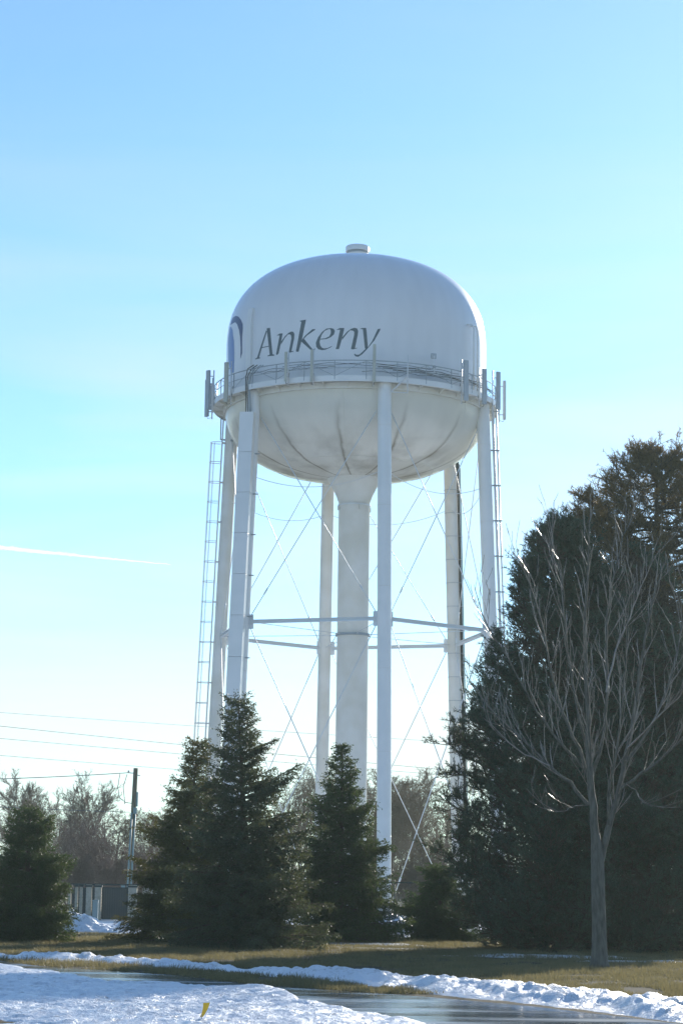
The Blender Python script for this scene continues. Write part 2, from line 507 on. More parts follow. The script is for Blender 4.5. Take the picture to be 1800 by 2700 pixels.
def patch_z(spots, base, seed):
    def f(X, Y):
        z = np.full(X.shape, -0.3)
        for cx, cy, rx, ry, h in spots:
            z = np.maximum(z, h * (1 - ((X - cx) / rx) ** 2 - ((Y - cy) / ry) ** 2))
        return z + (fbm(X * 1.5, Y * 1.1, 4, seed) - 0.5) * base + (fbm(X * 5, Y * 4, 3, seed + 3) - 0.5) * base * 0.4
    return f


# thin snow left on the lawn
add_sheet('snow_patch', np.linspace(-5, 12, 230), np.linspace(52, 80, 200),
          patch_z([(5.4, 60.6, 2.6, 1.3, 0.05), (1.0, 71.5, 1.7, 1.1, 0.05), (-1.8, 63.0, 1.0, 0.6, 0.04), (1.7, 66.5, 1.4, 0.5, 0.03),
                   (9.2, 57.2, 3.0, 0.5, 0.04), (-0.4, 67.5, 1.6, 0.5, 0.03)], 0.07, 81), M['snow'], drop=0.0)
# unbroken snow behind the spruces and under the tower
add_sheet('snow_cover', np.linspace(-40, 40, 200), np.linspace(77, 150, 200),
          lambda X, Y: -0.06 + 0.12 * sstep((Y - 80 + 3 * (fbm(X * 0.3, Y * 0.1, 3, 90) - 0.5)) / 4) * sstep((X + 7.2 + Y * 0.02) / 2)
          + 0.10 * sstep((Y - 90) / 3) + (fbm(X * 0.7, Y * 0.5, 4, 91) - 0.5) * 0.07, M['snow'], drop=0.0)


def pile(name, label, cx, cy, rx, ry, h, seed, peaks):
    def f(X, Y):
        x, y = X / rx, Y / ry
        z = h * 0.75 * np.clip(1 - x * x - y * y, -0.4, 1)
        for px, py, pr, ph in peaks:
            z = z + ph * np.exp(-(((X - px) / pr) ** 2 + ((Y - py) / pr) ** 2))
        n = (fbm(X * 2.1 + 9, Y * 2.1, 4, seed, 0.6) - 0.45) * 0.45 * h + (np.abs(fbm(X * 5, Y * 5, 3, seed + 5, 0.6) - 0.5)) * 0.3 * h
        return z + n * sstep((1.05 - x * x - y * y) * 2.5) - 0.04
    o = add_sheet(name, np.linspace(-rx * 1.15, rx * 1.15, 130), np.linspace(-ry * 1.2, ry * 1.2, 80), f, M['snow'], drop=-0.03, kind='thing', label=label, cat='snow pile')
    o.location = (cx, cy, 0.0)
    return o


pile('snow_pile', 'low lumpy bank of ploughed snow in front of the beige block enclosure', -9.3, 86.0, 2.3, 1.5, 0.42, 101,
     [(-0.1, -0.2, 0.35, 0.30), (1.6, 0.4, 0.5, 0.28), (-0.9, 0.1, 0.3, 0.14)])
pile('snow_pile', 'tall snow heap behind the right edge of the central spruce, at the front tower leg', 2.35, 90.0, 1.7, 2.0, 0.85, 111,
     [(-0.5, 0.2, 0.5, 0.25), (0.9, 0.3, 0.5, 0.10)])
pile('snow_pile', 'smooth bluish snow drift rising left of the pedestal post', -11.6, 97.0, 2.0, 2.2, 0.75, 121, [(-0.6, 0.3, 0.7, 0.2)])

# ------------------------------------------------------------------ the water tower
TX, TY, TZ = 0.70, 122.72, 0.18
KR, KZ = 0.946, 0.925            # the drawing below is in nominal metres; the built tower is this much smaller


def tower_empty(name):
    o = empty(name, (TX, TY, TZ)); o.scale = (KR, KR, KZ)
    return o


tower = tower_empty('water_tower')
tag(tower, 'white six-legged water tower with a round tank lettered in slate script', 'water tower')
TH = R(11.667)
RT = 7.63                        # tank radius
ZB, ZC = 30.0, 33.55             # balcony floor, spring of the dome
ZBOT, DOME, BOWL = 25.75, 5.55, 4.25


def P(a, r, z):
    return np.array([r * math.sin(a), -r * math.cos(a), z])


def leg_r(z):
    return 8.786 - z * 0.0360


LEG = [TH + R(60) * k for k in range(6)]      # front, right front, right back, back, left back, left front
FR, RF, RB, BK, LB, LF = LEG


def tank_r(z):
    if z >= ZC:
        t = min(1.0, (z - ZC) / DOME); n = 2.5
        return RT * max(0.0, 1 - t ** n) ** (1 / n)
    if z >= ZB: return RT
    t = min(1.0, (ZB - z) / BOWL); n = 2.35
    return RT * max(0.0, 1 - t ** n) ** (1 / n)


def tank_material():
    m, nt, out = new_mat('tank_paint')
    N, L = nt.nodes, nt.links
    co = N.new('ShaderNodeTexCoord'); sp = N.new('ShaderNodeSeparateXYZ')
    L.new(co.outputs['Object'], sp.inputs[0])
    at = N.new('ShaderNodeMath'); at.operation = 'ARCTAN2'
    L.new(sp.outputs['X'], at.inputs[0]); L.new(sp.outputs['Y'], at.inputs[1])
    cb = N.new('ShaderNodeCombineXYZ'); L.new(at.outputs[0], cb.inputs[0]); L.new(sp.outputs['Z'], cb.inputs[2])

    def mth(op, a, b=None, c=None):
        n = N.new('ShaderNodeMath'); n.operation = op
        for i, x in enumerate((a, b, c)):
            if x is None: continue
            if isinstance(x, (int, float)): n.inputs[i].default_value = x
            else: L.new(x, n.inputs[i])
        return n.outputs[0]

    # run-down stains: strong along the meridian seams of the bowl, streaky, fading upward
    mp = N.new('ShaderNodeMapping'); mp.inputs['Scale'].default_value = (9, 1, 0.35); L.new(cb.outputs[0], mp.inputs['Vector'])
    st = N.new('ShaderNodeTexNoise'); st.inputs['Scale'].default_value = 1.0; st.inputs['Detail'].default_value = 6
    L.new(mp.outputs['Vector'], st.inputs['Vector'])
    n2 = N.new('ShaderNodeTexNoise'); n2.inputs['Scale'].default_value = 0.55; n2.inputs['Detail'].default_value = 7
    L.new(co.outputs['Object'], n2.inputs['Vector'])
    wob = mth('MULTIPLY', mth('SUBTRACT', n2.outputs['Fac'], 0.5), 0.12)
    ang = mth('ADD', mth('MULTIPLY', mth('ADD', at.outputs[0], wob), 12 / (2 * math.pi)), 0.22)
    fr = mth('ABSOLUTE', mth('SUBTRACT', mth('FRACT', ang), 0.5))
    seam = mth('MAXIMUM', mth('SUBTRACT', 1.0, mth('MULTIPLY', fr, 13.0)), 0.0)
    low = mth('SUBTRACT', 1.0, mth('MULTIPLY', mth('SUBTRACT', sp.outputs['Z'], 25.6), 1 / 3.6)); 
    lowc = N.new('ShaderNodeClamp'); L.new(low, lowc.inputs['Value'])
    bowl = mth('LESS_THAN', sp.outputs['Z'], 29.9)
    seam_d = mth('MULTIPLY', mth('MULTIPLY', seam, seam), mth('MULTIPLY', mth('MULTIPLY', lowc.outputs[0], bowl), st.outputs['Fac']))
    blot = mth('MULTIPLY', mth('MULTIPLY', mth('MAXIMUM', mth('SUBTRACT', n2.outputs['Fac'], 0.46), 0.0), 3.2), mth('MULTIPLY', mth('POWER', lowc.outputs[0], 1.6), bowl))
    # drips right under the balcony
    und = mth('MULTIPLY', mth('SUBTRACT', sp.outputs['Z'], 28.7), 1 / 1.3)
    undc = N.new('ShaderNodeClamp'); L.new(und, undc.inputs['Value'])
    drip = mth('MULTIPLY', mth('MULTIPLY', mth('POWER', undc.outputs[0], 3.0), bowl), mth('MULTIPLY', st.outputs['Fac'], 0.9))
    tot = mth('ADD', mth('ADD', mth('MULTIPLY', seam_d, 2.6), mth('MULTIPLY', blot, 1.1)), drip)
    totc = N.new('ShaderNodeClamp'); L.new(tot, totc.inputs['Value'])
    base = N.new('ShaderNodeMixRGB'); base.inputs['Color1'].default_value = (0.80, 0.81, 0.82, 1); base.inputs['Color2'].default_value = (0.78, 0.745, 0.65, 1)  # bowl tone warmed: light bounced off the ground painted into the colour
    L.new(bowl, base.inputs['Fac'])
    mix = N.new('ShaderNodeMixRGB'); mix.inputs['Color2'].default_value = (0.20, 0.155, 0.095, 1)
    L.new(totc.outputs[0], mix.inputs['Fac']); L.new(base.outputs['Color'], mix.inputs['Color1'])
    # very faint weathering on the whole shell
    vr = N.new('ShaderNodeMixRGB'); vr.blend_type = 'MULTIPLY'; vr.inputs['Fac'].default_value = 0.16
    L.new(mix.outputs['Color'], vr.inputs['Color1']); L.new(st.outputs['Fac'], vr.inputs['Color2'])
    p = N.new('ShaderNodeBsdfPrincipled')
    p.inputs['Roughness'].default_value = 0.48; p.inputs['Specular IOR Level'].default_value = 0.8
    p.inputs['Coat Weight'].default_value = 0.6; p.inputs['Coat Roughness'].default_value = 0.16
    L.new(vr.outputs['Color'], p.inputs['Base Color'])
    bp = N.new('ShaderNodeBump'); bp.inputs['Strength'].default_value = 0.06; bp.inputs['Distance'].default_value = 0.03
    n3 = N.new('ShaderNodeTexNoise'); n3.inputs['Scale'].default_value = 0.8; n3.inputs['Detail'].default_value = 2
    L.new(co.outputs['Object'], n3.inputs['Vector']); L.new(n3.outputs['Fac'], bp.inputs['Height'])
    L.new(bp.outputs['Normal'], p.inputs['Normal'])
    L.new(p.outputs['BSDF'], out.inputs['Surface'])
    return m


M['tank'] = tank_material()
prof = []
for i in range(41):                       # bowl from bottom to balcony
    t = math.sin(i / 40 * math.pi / 2)
    z = ZB - BOWL * (1 - i / 40) ** 1.0 if False else ZB - BOWL * math.cos(i / 40 * math.pi / 2) ** 1.0
    prof.append((max(tank_r(z), 0.02), z))
for i in range(1, 7): prof.append((RT, ZB + (ZC - ZB) * i / 6))
for i in range(1, 45):
    z = ZC + DOME * math.sin(i / 44 * math.pi / 2)
    prof.append((max(tank_r(z), 0.02), z))
tank = MB().lathe(prof, 144).build('tank', M['tank'], tower, True)
# proud weld seams on bowl and shell
for k in range(12):
    a = TH + R(30) * k + R(13)
    pts = [P(a, tank_r(z) - 0.006, z) for z in np.linspace(26.1, 29.9, 18)]
    MB().tube(pts, 0.018, 5).build('weld_seam', M['tank'], tank, True)
for z in (26.35,):
    r = tank_r(z)
    MB().tube([P(2 * math.pi * i / 72, r + 0.0, z) for i in range(73)], 0.022, 5, False).build('weld_ring', M['tank'], tank, True)
# roof vent
v = MB().lathe([(0.02, 39.02), (0.58, 39.02), (0.58, 39.86), (0.02, 39.86)], 32).build('roof_vent', M['steel_white'], tank, auto=0.6)
MB().lathe([(0.585, 39.87), (0.70, 39.87), (0.70, 40.14), (0.66, 40.20), (0.02, 40.24)], 32).build('vent_cap', M['steel_white'], tank, auto=0.6)
MB().lathe([(0.585, 39.76), (0.62, 39.76), (0.62, 39.85), (0.585, 39.85)], 32, True).build('vent_screen', M['rail_grey'], tank)


# ---- painted lettering: each stroke lies on the shell
def hit_tank(u, v):
    for _ in range(60):
        d = ray(u, v) / np.array([KR, KR, KZ])
        o = (CAM - np.array([TX, TY, TZ])) / np.array([KR, KR, KZ])
        for t in np.linspace(110, 125, 301):
            p = o + d * t
            if p[2] > ZB and math.hypot(p[0], p[1]) < tank_r(p[2]):
                lo, hi = t - 0.05, t
                for _ in range(24):
                    m_ = (lo + hi) / 2; p = o + d * m_
                    if math.hypot(p[0], p[1]) < tank_r(p[2]): hi = m_
                    else: lo = m_
                return math.atan2(p[0], -p[1]), p[2]
        u += 0.25
    return -1.5, 33.0


def decal(name, polys, x0, y0, s, m, lift=0.006, parent=None):
    vs_, fs_ = [], []
    for q, poly in enumerate(polys):
        bm = bmesh.new()
        az = [hit_tank(x0 + x * s, y0 + y * s) for x, y in poly]
        vv = [bm.verts.new((a * RT, 0, z)) for a, z in az]
        f = bm.faces.new(vv)
        for ax, no in ((0, (1, 0, 0)), (2, (0, 0, 1))):
            lo = min(v_.co[ax] for v_ in bm.verts); hi = max(v_.co[ax] for v_ in bm.verts)
            c = math.floor(lo / 0.2) * 0.2 + 0.2
            while c < hi:
                co = [0, 0, 0]; co[ax] = c
                bmesh.ops.bisect_plane(bm, geom=bm.verts[:] + bm.edges[:] + bm.faces[:], plane_co=co, plane_no=no, dist=1e-6)
                c += 0.2
        bmesh.ops.triangulate(bm, faces=bm.faces[:])
        bm.verts.index_update()
        b = len(vs_)
        for v_ in bm.verts:
            z = v_.co.z
            vs_.append(tuple(P(v_.co.x / RT, tank_r(z) + lift + 0.0015 * q, z)))
        for f in bm.faces: fs_.append(tuple(b + v_.index for v_ in f.verts))
        bm.free()
    me = bpy.data.meshes.new(name); me.from_pydata(vs_, [], fs_); me.update()
    return link_mesh(name, me, m, parent or tank, False)


S1, S2, S3 = 210 / 1568, 230 / 1568, 110 / 1362
decal('letter', [[(835, 375), (850, 402), (693, 918), (652, 926)],
                 [(845, 338), (910, 328), (960, 855), (905, 862), (850, 400)],
                 [(733, 715), (888, 683), (890, 698), (728, 733)],
                 [(615, 940), (650, 922), (693, 912), (722, 918), (712, 930), (622, 952)],
                 [(858, 880), (905, 855), (960, 848), (1002, 862), (990, 876), (866, 890)]], 590, 820, S1, M['letter'])
decal('letter', [[(1040, 478), (1100, 440), (1158, 436), (1130, 600), (1080, 830), (1050, 865), (1028, 850), (1045, 760), (1098, 480)],
                 [(1130, 600), (1200, 500), (1270, 430), (1330, 400), (1370, 410), (1390, 450), (1385, 540), (1330, 790), (1375, 782), (1370, 795),
                  (1300, 818), (1280, 800), (1330, 540), (1325, 480), (1300, 455), (1260, 460), (1200, 530), (1125, 660)]], 590, 820, S1, M['letter'])
decal('letter', [[(0, 112), (5, 104), (112, 84), (105, 130), (40, 440), (-20, 661), (-63, 661), (-66, 640), (30, 125)],
                 [(35, 450), (100, 370), (230, 255), (285, 255), (275, 270), (130, 370), (75, 430)],
                 [(20, 470), (75, 425), (230, 615), (285, 605), (255, 635), (200, 640), (190, 625)]], 790, 830, S2, M['letter'])
decal('letter', [[(560, 235), (480, 245), (400, 305), (330, 400), (290, 500), (297, 575), (335, 618), (405, 634), (470, 622), (540, 592), (585, 565),
                  (570, 562), (500, 595), (440, 603), (400, 590), (370, 550), (358, 490), (370, 428), (400, 350), (450, 285), (520, 255), (560, 256)],
                 [(560, 235), (610, 248), (632, 290), (615, 350), (560, 400), (480, 435), (370, 443), (372, 428), (460, 420), (530, 385), (558, 330),
                  (560, 285), (545, 258), (558, 252)]], 790, 830, S2, M['letter'])
decal('letter', [[(655, 270), (720, 235), (800, 235), (790, 290), (760, 420), (705, 615), (645, 615), (660, 570), (725, 265)],
                 [(765, 400), (850, 300), (920, 250), (980, 230), (1030, 242), (1050, 290), (1040, 370), (990, 600), (1030, 590), (1030, 600), (960, 620),
                  (920, 612), (925, 590), (975, 370), (980, 310), (960, 285), (910, 275), (860, 320), (760, 450)]], 790, 830, S2, M['letter'])
decal('letter', [[(1080, 250), (1120, 235), (1190, 232), (1200, 290), (1225, 580), (1200, 625), (1170, 600), (1135, 260)],
                 [(1400, 255), (1450, 245), (1440, 280), (1340, 460), (1200, 625), (1120, 710), (1050, 752), (1000, 745), (975, 705), (990, 698),
                  (1020, 718), (1070, 712), (1130, 660), (1190, 600), (1225, 580), (1300, 470)]], 790, 830, S2, M['letter'])
emb = decal('emblem_arch', [[(190, 590), (215, 470), (300, 330), (390, 275), (480, 300), (560, 400), (620, 540), (625, 700), (600, 980), (600, 1500),
                       (545, 1690), (545, 1600), (550, 1300), (530, 950), (500, 740), (440, 560), (380, 485), (300, 520)]], 590, 810, S3, M['navy'])
emb['label'] = 'navy arch of the painted emblem'
emb2 = decal('emblem_leg', [[(165, 640), (240, 630), (290, 740), (335, 1100), (345, 1500), (330, 2130), (230, 2150), (150, 1700), (140, 1200), (145, 900)]], 590, 810, S3, M['blue'], 0.009)
emb2['label'] = 'blue left leg of the painted emblem'

# ---- legs, riser
for i, a in enumerate(LEG):
    zt = ZB - 0.05
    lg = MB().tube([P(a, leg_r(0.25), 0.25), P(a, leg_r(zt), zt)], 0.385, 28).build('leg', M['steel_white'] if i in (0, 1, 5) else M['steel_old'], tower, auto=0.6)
    MB().box(P(a, leg_r(0.28), 0.28), (1.3, 1.3, 0.06), rotz(a)).build('base_plate', M['steel_white'], lg)
    MB().box(P(a, leg_r(0), -0.18), (1.45, 1.45, 0.60), rotz(a)).build('footing', M['concrete'], lg, bevel=0.03)
    # weld rings where the tubes were joined
    for z in np.arange(4.5, 28, 4.6):
        MB().tube([P(a, leg_r(z), z) + 0.389 * np.array([math.cos(t), math.sin(t), 0]) for t in np.linspace(0, 2 * math.pi, 29)], 0.012, 4, False).build('weld_ring', M['steel_old'], lg)
rz = MB().lathe([(0.91, -0.3), (0.91, 24.35), (0.93, 24.4), (1.05, 24.75), (1.30, 25.3), (1.62, 25.85), (1.85, 26.2)], 48).build('riser', M['steel_old'], tower, auto=0.9)
MB().lathe([(0.90, 16.38), (1.0, 16.38), (1.0, 16.52), (0.90, 16.52)], 48, True).build('riser_band', M['rail_grey'], rz)
MB().lathe([(0.90, 24.15), (0.96, 24.15), (0.96, 24.25), (0.90, 24.25)], 48, True).build('riser_band', M['galv'], rz)
MB().lathe([(1.25, -0.35), (1.25, 0.05), (0.9, 0.06)], 40).build('footing', M['concrete'], rz)
for k in range(4):
    a = R(20 + 90 * k)
    MB().box(P(a, 0.97, 24.0), (0.12, 0.1, 0.25), rotz(a)).build('lug', M['steel_old'], rz)

# ---- struts, gussets and bracing rods
ZS = 16.5
for i in range(6):
    a, b = LEG[i], LEG[(i + 1) % 6]
    pa, pb = P(a, leg_r(ZS), ZS), P(b, leg_r(ZS), ZS)
    d = (pb - pa) / np.linalg.norm(pb - pa)
    yaw = math.atan2(d[1], d[0])
    L_ = np.linalg.norm(pb - pa) - 0.9
    st = MB()
    st.box((pa + pb) / 2 + np.array([0, 0, 0.09]), (L_, 0.20, 0.03), rotz(yaw))
    st.box((pa + pb) / 2 - np.array([0, 0, 0.09]), (L_, 0.20, 0.03), rotz(yaw))
    st.box((pa + pb) / 2, (L_, 0.03, 0.15), rotz(yaw))
    so = st.build('strut', M['rod'], tower)
    for q, sgn in ((pa, 1), (pb, -1)):
        MB().box(q + d * sgn * 0.50, (0.26, 0.035, 0.82), rotz(yaw)).build('gusset', M['rod'], so)
    zt, zl, zu, zg = 28.4, ZS - 0.36, ZS + 0.36, 0.7

    def rod(pA, pB, r=0.026):
        n = (pB - pA) / np.linalg.norm(pB - pA)
        ro = MB().tube([pA, pB], r, 6).build('bracing_rod', M['rod'], tower, True)
        q = pA + n * 1.4
        MB().tube([q, q + n * 0.38], 0.05, 6).build('turnbuckle', M['rod'], ro, True)
    off = lambda a_, z, s: P(a_, leg_r(z), z) + d * s * 0.47
    rod(off(a, zu, 1), off(b, zt, -1)); rod(off(b, zu, -1), off(a, zt, 1))
    rod(off(a, zg, 1), off(b, zl, -1)); rod(off(b, zg, -1), off(a, zl, 1))
    # spider rod to the riser
    MB().tube([P(a, 0.98, 16.45), P(a, leg_r(ZS) - 0.38, 16.55)], 0.022, 6).build('spider_rod', M['rod'], tower, True)
    # slack cable strung from leg to leg
    pA, pB = P(a, leg_r(25.0) - 0.05, 25.0), P(b, leg_r(25.0) - 0.05, 25.0)
    n_ = np.linspace(0, 1, 17)
    cb_ = MB().tube([pA + (pB - pA) * t + np.array([0, 0, -0.85 * 4 * t * (1 - t)]) for t in n_], 0.018, 5).build('slung_cable', M['galv'], tower, True)
    for q in (pA, pB):
        MB().box(q, (0.12, 0.12, 0.2), rotz(yaw)).build('cable_clamp', M['galv'], cb_)
    # knee plate where the leg meets the shell
    MB().box(P(a, leg_r(28.6) - 0.1, 28.3), (0.75, 0.05, 0.9), rotz(a)).build('knee_plate', M['steel_white'], tower)

# ---- balcony and railing
RBALC = 8.33
balc = MB().lathe([(RT - 0.02, ZB), (RBALC, ZB), (RBALC, ZB + 0.012), (RT - 0.02, ZB + 0.012)], 144, True).build('balcony', M['steel_old'], tower, False)
MB().lathe([(RBALC, ZB - 0.10), (RBALC + 0.02, ZB - 0.10), (RBALC + 0.02, ZB + 0.22), (RBALC, ZB + 0.22)], 144, True).build('kick_plate', M['steel_white'], balc, auto=0.6)
MB().lathe([(RT, ZB - 0.36), (RT + 0.12, ZB - 0.36), (RT + 0.12, ZB - 0.02), (RT, ZB - 0.02)], 144, True).build('ring_girder', M['steel_old'], balc, auto=0.6)
for k in range(36):
    a = TH + R(10) * k + R(5)
    br = MB()
    p0, p1, p2 = P(a, RT + 0.1, ZB - 0.02), P(a, RBALC - 0.02, ZB - 0.02), P(a, RT + 0.1, ZB - 0.34)
    w = np.array([math.cos(a), math.sin(a), 0]) * 0.012
    br.v = [tuple(q + s * w) for s in (-1, 1) for q in (p0, p1, p2)]
    br.f = [(0, 1, 2), (5, 4, 3), (0, 3, 4, 1), (1, 4, 5, 2), (2, 5, 3, 0)]
    br.build('bracket', M['steel_old'], balc)
rail = MB().tube([P(2 * math.pi * i / 144, RBALC, ZB + 1.10) for i in range(145)], 0.028, 6, False).build('railing', M['rail_grey'], tower, True)
MB().tube([P(2 * math.pi * i / 144, RBALC, ZB + 0.66) for i in range(145)], 0.018, 6, False).build('middle_rail', M['rail_grey'], rail, True)
NP = 30
for k in range(NP):
    a, b = 2 * math.pi * (k + 0.3) / NP, 2 * math.pi * (k + 1.3) / NP
    MB().box(P(a, RBALC, ZB + 0.55), (0.04, 0.04, 1.1), rotz(a)).build('rail_post', M['rail_grey'], rail)
    q = (P(a, RBALC, ZB + 0.2), P(b, RBALC, ZB + 1.08)) if k % 2 else (P(a, RBALC, ZB + 1.08), P(b, RBALC, ZB + 0.2))
    m_ = (q[0] + q[1]) / 2; m_[:2] *= RBALC / np.linalg.norm(m_[:2])
    MB().tube([q[0], m_, q[1]], 0.014, 5).build('rail_brace', M['rail_grey'], rail)
# black coax lashed to the rail
rng = random.Random(4)
for k, (a0, a1, z0) in enumerate([(8, 66, 0.78), (10, 72, 0.70), (14, 80, 0.62), (-46, 30, 0.86), (-40, -8, 0.74), (2, 60, 0.50), (-30, 44, 0.94), (25, 95, 0.55)]):
    pts = []
    for t in np.linspace(0, 1, 40):
        a = R(a0 + (a1 - a0) * t)
        pts.append(P(a, RBALC - 0.05 - 0.02 * (k % 3), ZB + z0 + 0.03 * math.sin(t * 31 + k) + rng.uniform(-0.015, 0.015)))
    MB().tube(pts, 0.022 if k < 3 else 0.014, 5).build('coax_cable', M['cable'], rail, True)

# ---- box-shaped cable riser on the left front leg and the shroud above it on the shell
a = LF
dirv = P(a, leg_r(28.5), 28.5) - P(a, leg_r(0), 0.0)
dirv /= np.linalg.norm(dirv)
offb = np.array([-0.27, -0.66, 0])
axx = np.array([math.cos(R(-14)), math.sin(R(-14)), 0]); ayy = np.cross(dirv, axx); axx = np.cross(ayy, dirv)
MT = np.stack([axx, ayy, dirv], 1)
tray = empty('cable_tray', (0, 0, 0), 0, tower)
zs = np.linspace(0.3, 28.55, 13)
for z0, z1 in zip(zs[:-1], zs[1:]):
    zm = (z0 + z1) / 2
    MB().box(P(a, leg_r(zm), zm) + offb, (0.80, 0.45, (z1 - z0) - 0.012), MT).build('tray_cover', M['steel_white'], tray, bevel=0.012)
for z in zs[1:-1]:
    MB().box(P(a, leg_r(z), z) + offb * 0.6 + np.array([0.5, 0.1, 0]), (0.34, 0.10, 0.05), MT).build('tray_bracket', M['rail_grey'], tray)
for k, dx in enumerate((-0.1, 0.0, 0.1, 0.17)):
    q0 = P(a, leg_r(28.4), 28.4) + offb + np.array([dx, 0.05, 0])
    pts = [q0, q0 + np.array([-0.02 - dx * 0.1, 0.0, 0.9]), q0 + np.array([-0.07 - dx * 0.2, 0.05, 1.8]), q0 + np.array([-0.04, 0.12, 2.3]), q0 + np.array([0.15 + dx, 0.10, 2.75]), q0 + np.array([0.5 + dx, -0.05, 2.95])]
    MB().tube(pts, 0.03, 6).build('coax_cable', M['cable'] if k < 2 else M['rail_grey'], tray, True)
aS = R(-52.6)
shr = MB(); rings = []
for z in np.linspace(30.05, 35.0, 14):
    r = tank_r(z)
    c = P(aS, r, z); tx = np.array([math.cos(aS), math.sin(aS), 0]); nr = P(aS, 1, 0)
    rings.append([c - tx * 0.22 - nr * 0.05, c + tx * 0.22 - nr * 0.05, c + tx * 0.22 + nr * 0.13, c - tx * 0.22 + nr * 0.13])
shr.quadring(rings).build('cable_shroud', M['steel_white'], tower)

# ---- conduits on the right front and right back legs
for dx, dy, rr in ((0.56, 0.02, 0.085), (0.78, 0.1, 0.05)):
    co_ = MB().tube([P(RF, leg_r(0.2), 0.2) + np.array([dx, dy, 0]), P(RF, leg_r(29.8), 29.8) + np.array([dx, dy, 0])], rr, 12).build('conduit', M['steel_white'], tower, True)
    if dx < 0.6:
        for z in np.arange(2, 29, 2.1):
            MB().box(P(RF, leg_r(z), z) + np.array([0.55, 0.05, 0]), (0.66, 0.26, 0.05)).build('conduit_bracket', M['rail_grey'], co_)
for k, (dx, rr, m_) in enumerate(((0.42, 0.045, 'cable'), (0.51, 0.045, 'cable'), (0.60, 0.035, 'conduit_grey'))):
    co_ = MB().tube([P(RB, leg_r(0.2), 0.2) + np.array([dx, -0.12, 0]), P(RB, leg_r(27.5), 27.5) + np.array([dx, -0.12, 0]), P(RB, leg_r(29.8) + 0.2, 29.8)], rr, 8).build('coax_run', M[m_], tower, True)
    if k == 0:
        for z in np.arange(1.5, 27, 1.45):
            MB().tube([P(RB, leg_r(z), z) + np.array([0.40 * math.cos(t) + (0.26 if math.cos(t) > 0.3 else 0), 0.40 * math.sin(t), 0]) for t in np.linspace(0, 2 * math.pi, 21)], 0.012, 4, False).build('cable_band', M['rail_grey'], co_)

# ---- caged ladder on the left back leg
lad = empty('ladder', (0, 0, 0), 0, tower)
ux = np.array([-math.cos(R(8)), -math.sin(R(8)), 0]); uy = np.array([-ux[1], ux[0], 0])   # ux points away from the leg


def lad_c(z): return P(LB, leg_r(z), z) + ux * 0.54


for s in (-0.21, 0.21):
    MB().tube([lad_c(2.2) + uy * s, lad_c(29.6) + uy * s, lad_c(31.2) + uy * s], 0.032, 6).build('ladder_rail', M['galv'], lad)
for z in np.arange(2.4, 29.6, 0.31):
    MB().tube([lad_c(z) - uy * 0.21, lad_c(z) + uy * 0.21], 0.014, 5).build('rung', M['galv'], lad)
hz = np.arange(4.0, 29.5, 1.22)
for z in hz:
    pts = [lad_c(z) + uy * 0.30 * math.sin(t) * 1.15 + ux * (0.02 + 0.66 * max(0, math.cos(t)) ** 0.6 if abs(t) < R(89) else 0.02) for t in np.linspace(-R(90), R(90), 15)]
    MB().tube(pts, 0.022, 5).build('cage_hoop', M['galv'], lad)
for t in (-60, -30, 0, 30, 60):
    t = R(t)
    o_ = uy * 0.345 * math.sin(t) + ux * (0.02 + 0.66 * math.cos(t) ** 0.6)
    MB().tube([lad_c(hz[0]) + o_, lad_c(hz[-1]) + o_], 0.013, 4).build('cage_bar', M['galv'], lad)
for z in hz[::2]:
    MB().box(lad_c(z) - ux * 0.2, (0.42, 0.3, 0.06), rotz(R(8))).build('standoff', M['galv'], lad)
# access platform bracket under the balcony
pl = empty('ladder_landing', (0, 0, 0), 0, tower)
q = lad_c(28.6)
MB().tube([q + ux * 0.1, q - ux * 1.6], 0.05, 6).build('landing_beam', M['rail_grey'], pl)
MB().tube([q + ux * 0.1, q + ux * 0.1 + np.array([0, 0, 1.6])], 0.04, 6).build('landing_post', M['rail_grey'], pl)
MB().tube([q - ux * 0.5, q - ux * 0.5 + np.array([0, 0, 1.5])], 0.04, 6).build('landing_post', M['rail_grey'], pl)
MB().tube([q - ux * 1.3, q - ux * 0.1 + np.array([0, 0, 1.4])], 0.035, 6).build('landing_brace', M['rail_grey'], pl)
MB().box(q - ux * 1.0 - np.array([0, 0, 0.1]), (1.1, 0.8, 0.12), rotz(R(8))).build('landing_deck', M['rail_grey'], pl)
# roof ladder with a hooped head on the right of the shell
rl = empty('roof_ladder', (0, 0, 0), 0, tower)
for da in (-1.6, 1.6):
    a_ = R(57.5 + da)
    pts = [P(a_, RT + 0.42, 30.1), P(a_, RT + 0.42, 34.0), P(a_, RT + 0.30, 34.25), P(a_, RT + 0.05, 34.3), P(a_, tank_r(34.4) - 0.05, 34.3)]
    MB().tube(pts, 0.045, 6).build('ladder_rail', M['steel_white'], rl, True)
for z in np.arange(30.4, 34, 0.32):
    MB().tube([P(R(55.9), RT + 0.42, z), P(R(59.1), RT + 0.42, z)], 0.016, 5).build('rung', M['steel_white'], rl)

